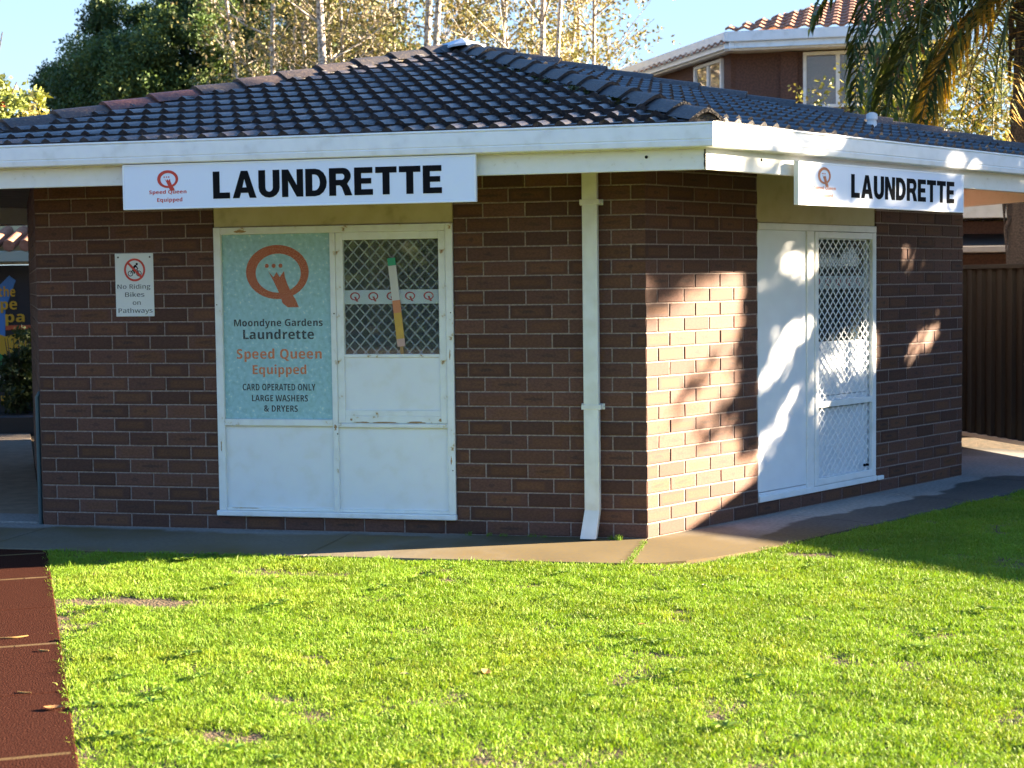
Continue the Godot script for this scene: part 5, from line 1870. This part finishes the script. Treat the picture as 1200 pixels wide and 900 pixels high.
# trees past the fence towards the sun: their crowns throw the dappled shade on the entrance wall and the roof
func shade_trees() -> void:
	var q := RandomNumberGenerator.new()
	q.seed = 91
	var e1 := Vector3(0.41, 0, 0.912)
	var e2 := Vector3(0.912, 0, -0.41)
	var green := [Color(0.06, 0.09, 0.022), Color(0.09, 0.12, 0.03), Color(0.05, 0.075, 0.02)]
	# small gappy tree just past the fence
	var at := e1 * -1.6 + e2 * 9.5
	var S := thing("gappy_tree", "small loose-crowned tree just past the fence on the entrance side", "tree", Transform3D(Basis.IDENTITY, at))
	var b := MB.new()
	b.tube([Vector3(0, -0.1, 0), Vector3(0.05, 1.2, 0), Vector3(-0.05, 2.4, 0.05), Vector3(0.0, 3.6, 0)], [0.11, 0.09, 0.07, 0.03], 9)
	var xf := []
	var ti := []
	var gaps := [[-1.10, 1.40, 0.13, 0.17, 0.0], [-0.83, 1.38, 0.06, 0.09, 0.0], [-0.98, 0.80, 0.15, 0.36, 0.75], [-0.90, 0.24, 0.12, 0.32, 0.75], [-1.93, 0.72, 0.24, 0.78, 0.0], [-2.13, 0.34, 0.18, 0.18, 0.0], [-1.26, 0.34, 0.11, 0.38, 0.2], [-1.60, 0.5, 0.18, 0.34, 0.3]]
	var n := 0
	while n < 540:
		var a := q.randf_range(-3.0, -0.42)
		var h := q.randf_range(-0.35, 1.75)
		if a > -0.66 + 0.07 * sin(h * 3.3 - 1.2): continue
		if h > 1.55 and q.randf() < 0.5: continue
		var skip := false
		for g: Array in gaps:
			var dx: float = a - g[0]
			var dy: float = h - g[1]
			var rx: float = dx * cos(g[4]) + dy * sin(g[4])
			var ry: float = -dx * sin(g[4]) + dy * cos(g[4])
			if Vector2(rx / g[2], ry / g[3]).length() < 1.0: skip = true
		if skip: continue
		n += 1
		var ds := q.randfn() * 0.45
		var p := e1 * (a + 1.6) + e2 * ds + Vector3.UP * (h + 0.2679 * (9.5 + ds))
		for j in 7:
			xf.append(Transform3D(slanted(q, e1), p + Vector3(q.randfn(), q.randfn(), q.randfn()) * 0.035))
			ti.append(green[q.randi() % 3])
		if n % 16 == 0:
			b.tube([Vector3(0, 1.9 + 0.3 * q.randf(), 0), Vector3(p.x * 0.5, lerpf(2.3, p.y, 0.6), p.z * 0.5), p], [0.03, 0.018, 0.006], 5, false)
	# loose top sprays, well apart
	for i in 16:
		var a := q.randf_range(-1.9, -0.3)
		var h := q.randf_range(1.75, 2.4)
		for j in 9:
			xf.append(Transform3D(rbasis(q, q.randf_range(0.7, 1.2)), e1 * (a + 1.6) + e2 * 0.2 + Vector3.UP * (h + 0.2679 * 9.7) + Vector3(q.randfn(), q.randfn(), q.randfn()) * 0.07))
			ti.append(green[q.randi() % 3])
	# a few sprays reaching out over the wall's corner
	for s: Array in [[-0.24, 0.80, 0.35], [-0.34, 0.45, 0.4]]:
		for j in int(26 * s[2]):
			var t: float = j / (26.0 * s[2])
			var p: Vector3 = e1 * (s[0] + 1.6 - 0.22 * t) + Vector3.UP * (s[1] + 0.2679 * 9.5 + 0.25 * t)
			xf.append(Transform3D(rbasis(q, 0.8), p + Vector3(q.randfn(), q.randfn(), q.randfn()) * 0.03))
			ti.append(green[q.randi() % 3])
	build(b, "trunk", M.bark_dark, S)
	scatter(narrow(), xf, ti, "crown", M.leaf, S).set_meta("kind", "stuff")
	# taller tree farther out
	at = e1 * -2.0 + e2 * 15.0
	var U := thing("tall_tree", "tall broad tree well past the fence on the entrance side", "tree", Transform3D(Basis.IDENTITY, at))
	var tb := MB.new()
	tb.tube([Vector3(0, -0.1, 0), Vector3(0.1, 2.4, 0), Vector3(0.0, 4.6, 0.1), Vector3(0.1, 7.2, 0)], [0.26, 0.21, 0.16, 0.05], 9)
	for i in 10:
		var a := TAU * i / 10
		tb.tube([Vector3(0, 4.4, 0), Vector3(cos(a), 5.8, sin(a)), Vector3(cos(a) * 1.9, 6.5 + 0.8 * sin(i * 1.7), sin(a) * 1.9)], [0.08, 0.05, 0.015], 6, false)
	build(tb, "trunk", M.bark_dark, U)
	tb = MB.new()
	tb.tube([Vector3(0, 4.8, 0), e1 * 1.0 + Vector3.UP * 5.7, e1 * 2.6 + Vector3.UP * 6.2], [0.07, 0.04, 0.01], 6, false)
	build(tb, "limb", M.bark_dark, U)
	crown_on(U, e1 * 1.9 + Vector3.UP * 6.1, Vector3(1.15, 0.45, 1.15), 22, 0.20, 26, clump(9, 7, 0.10, 0.12, 0.05), green, q, 0.1)
	crown_on(U, Vector3(0, 7.0, 0), Vector3(2.3, 0.95, 2.3), 110, 0.4, 60, clump(9, 7, 0.10, 0.12, 0.05), green, q, 0.15)


# unseen trees added behind the camera to block low sky light; panes mirror them
func trees_opposite() -> void:
	var q := RandomNumberGenerator.new()
	q.seed = 123
	for s: Array in [[-19, 30, 2.9], [-11, 34, 3.3], [-4, 32, 2.8], [3, 35, 3.4], [10, 32, 2.9], [17, 34, 3.3]]:
		var D := thing("added_blocker_tree", "unseen dark tree added across the lawn to block low sky light", "tree", Transform3D(Basis.IDENTITY, Vector3(s[0], 0, s[1])), "added trees across the lawn")
		var b := MB.new()
		b.tube([Vector3(0, -0.1, 0), Vector3(0.1, 2.0, 0), Vector3(0.0, s[2], 0.1)], [0.24, 0.18, 0.08], 8)
		build(b, "trunk", M.bark_dark, D)
		crown_on(D, Vector3(0, s[2] * 0.95, 0), Vector3(3.4, s[2] * 0.85, 3.0), 80, 1.0, 34, clump(11, 10, 0.3, 0.34, 0.17), [Color(0.045, 0.07, 0.02), Color(0.06, 0.09, 0.025), Color(0.04, 0.06, 0.02)], q, 0.2)


# ---------------------------------------------------------------- litter
func litter() -> void:
	var tan_m := mat(0.26, 0.13, 0.055, 0.9, 0.2)
	var pale := mat(0.42, 0.33, 0.22, 0.9, 0.2)
	var straw := mat(0.26, 0.16, 0.06, 0.9, 0.2)
	var q := RandomNumberGenerator.new()
	q.seed = 77
	# x, z, length, width, on path
	for s: Array in [[-0.20, 3.85, 0.085, 0.05, 0, 0], [0.35, 2.72, 0.05, 0.03, 0, 0], [-0.55, 3.95, 0.045, 0.035, 0, 1], [-1.25, 4.05, 0.05, 0.03, 0, 0], [-1.45, 2.05, 0.04, 0.03, 0, 1], [1.35, 1.25, 0.035, 0.03, 0, 1], [0.55, 1.6, 0.035, 0.025, 0, 1], [-2.0, 1.75, 0.05, 0.03, 0, 0]]:
		var b := MB.new()
		leaf_shape(b, s[2], s[3], q)
		var o := build(b, "fallen_leaf", tan_m if s[5] == 0 else pale, self, Transform3D(Basis(Vector3.UP, q.randf() * TAU) * Basis(Vector3.RIGHT, q.randf_range(-0.3, 0.3)), Vector3(s[0], -0.008, s[1])))
		tag(o, ["small tan fallen leaf lying on the lawn", "tiny pale fallen petal lying on the lawn"][s[5]], "leaf", "litter on the lawn")
	for s: Array in [[-2.72, 3.55, 0.14, 0.011, 0], [-2.42, 3.80, 0.06, 0.012, 0], [-1.83, 4.78, 0.09, 0.05, 1], [-2.10, 4.55, 0.07, 0.008, 0]]:
		var b := MB.new()
		if s[4] == 1: leaf_shape(b, s[2], s[3], q)
		else:
			var pts := []
			var rr := []
			for k in 6:
				var t := k / 5.0 - 0.5
				pts.append(Vector3(t * s[2], s[3] * 0.5, 0.09 * s[2] * cos(t * 5.0))); rr.append(s[3] * (0.5 - 0.5 * absf(t)))
			b.tube(pts, rr, 6)
		var o := build(b, "fallen_twig" if s[4] == 0 else "dry_leaf", straw if s[4] == 0 else tan_m, self, Transform3D(Basis(Vector3.UP, q.randf_range(-0.4, 0.6)), Vector3(s[0], -0.006, s[1])))
		tag(o, "pale curved twig lying on the red path" if s[4] == 0 else "curled tan leaf lying on the red path near the lawn", "twig" if s[4] == 0 else "leaf", "twigs on the path" if s[4] == 0 else "")
	# sunlit dry leaves at the foot of the fence
	var b2 := MB.new()
	for i in 60:
		var t := Transform3D(Basis.from_euler(Vector3(q.randf_range(-0.5, 0.5), q.randf() * TAU, q.randf_range(-0.5, 0.5))), Vector3(3.0, 0.0, -5.0) + Vector3(q.randf_range(-0.45, 0.55), -0.03, q.randf_range(-0.35, 0.4)))
		var w := 0.03
		b2.quad(t * Vector3(-0.05, 0, 0), t * Vector3(0, 0, w), t * Vector3(0.05, 0, 0), t * Vector3(0, 0.004, -w))
	var o2 := build(b2, "leaf_litter", tan_m, self)
	tag(o2, "scatter of dry leaves at the foot of the metal fence", "leaves")
	o2.set_meta("kind", "stuff")


func leaf_shape(b: MB, l: float, w: float, q: RandomNumberGenerator) -> void:
	var n := 6
	var curl := q.randf_range(0.1, 0.35)
	for i in n:
		var t0 := float(i) / n
		var t1 := float(i + 1) / n
		var w0 := w * 0.5 * sin(PI * t0); var w1 := w * 0.5 * sin(PI * t1)
		var y0 := l * curl * pow(t0 - 0.5, 2) * 4.0 * 0.5 + 0.004; var y1 := l * curl * pow(t1 - 0.5, 2) * 4.0 * 0.5 + 0.004
		var a := Vector3((t0 - 0.5) * l, y0, 0); var e := Vector3((t1 - 0.5) * l, y1, 0)
		b.quad(a, e, e + Vector3(0, w1 * 0.4, w1), a + Vector3(0, w0 * 0.4, w0))
		b.quad(a, a + Vector3(0, w0 * 0.4, -w0), e + Vector3(0, w1 * 0.4, -w1), e)
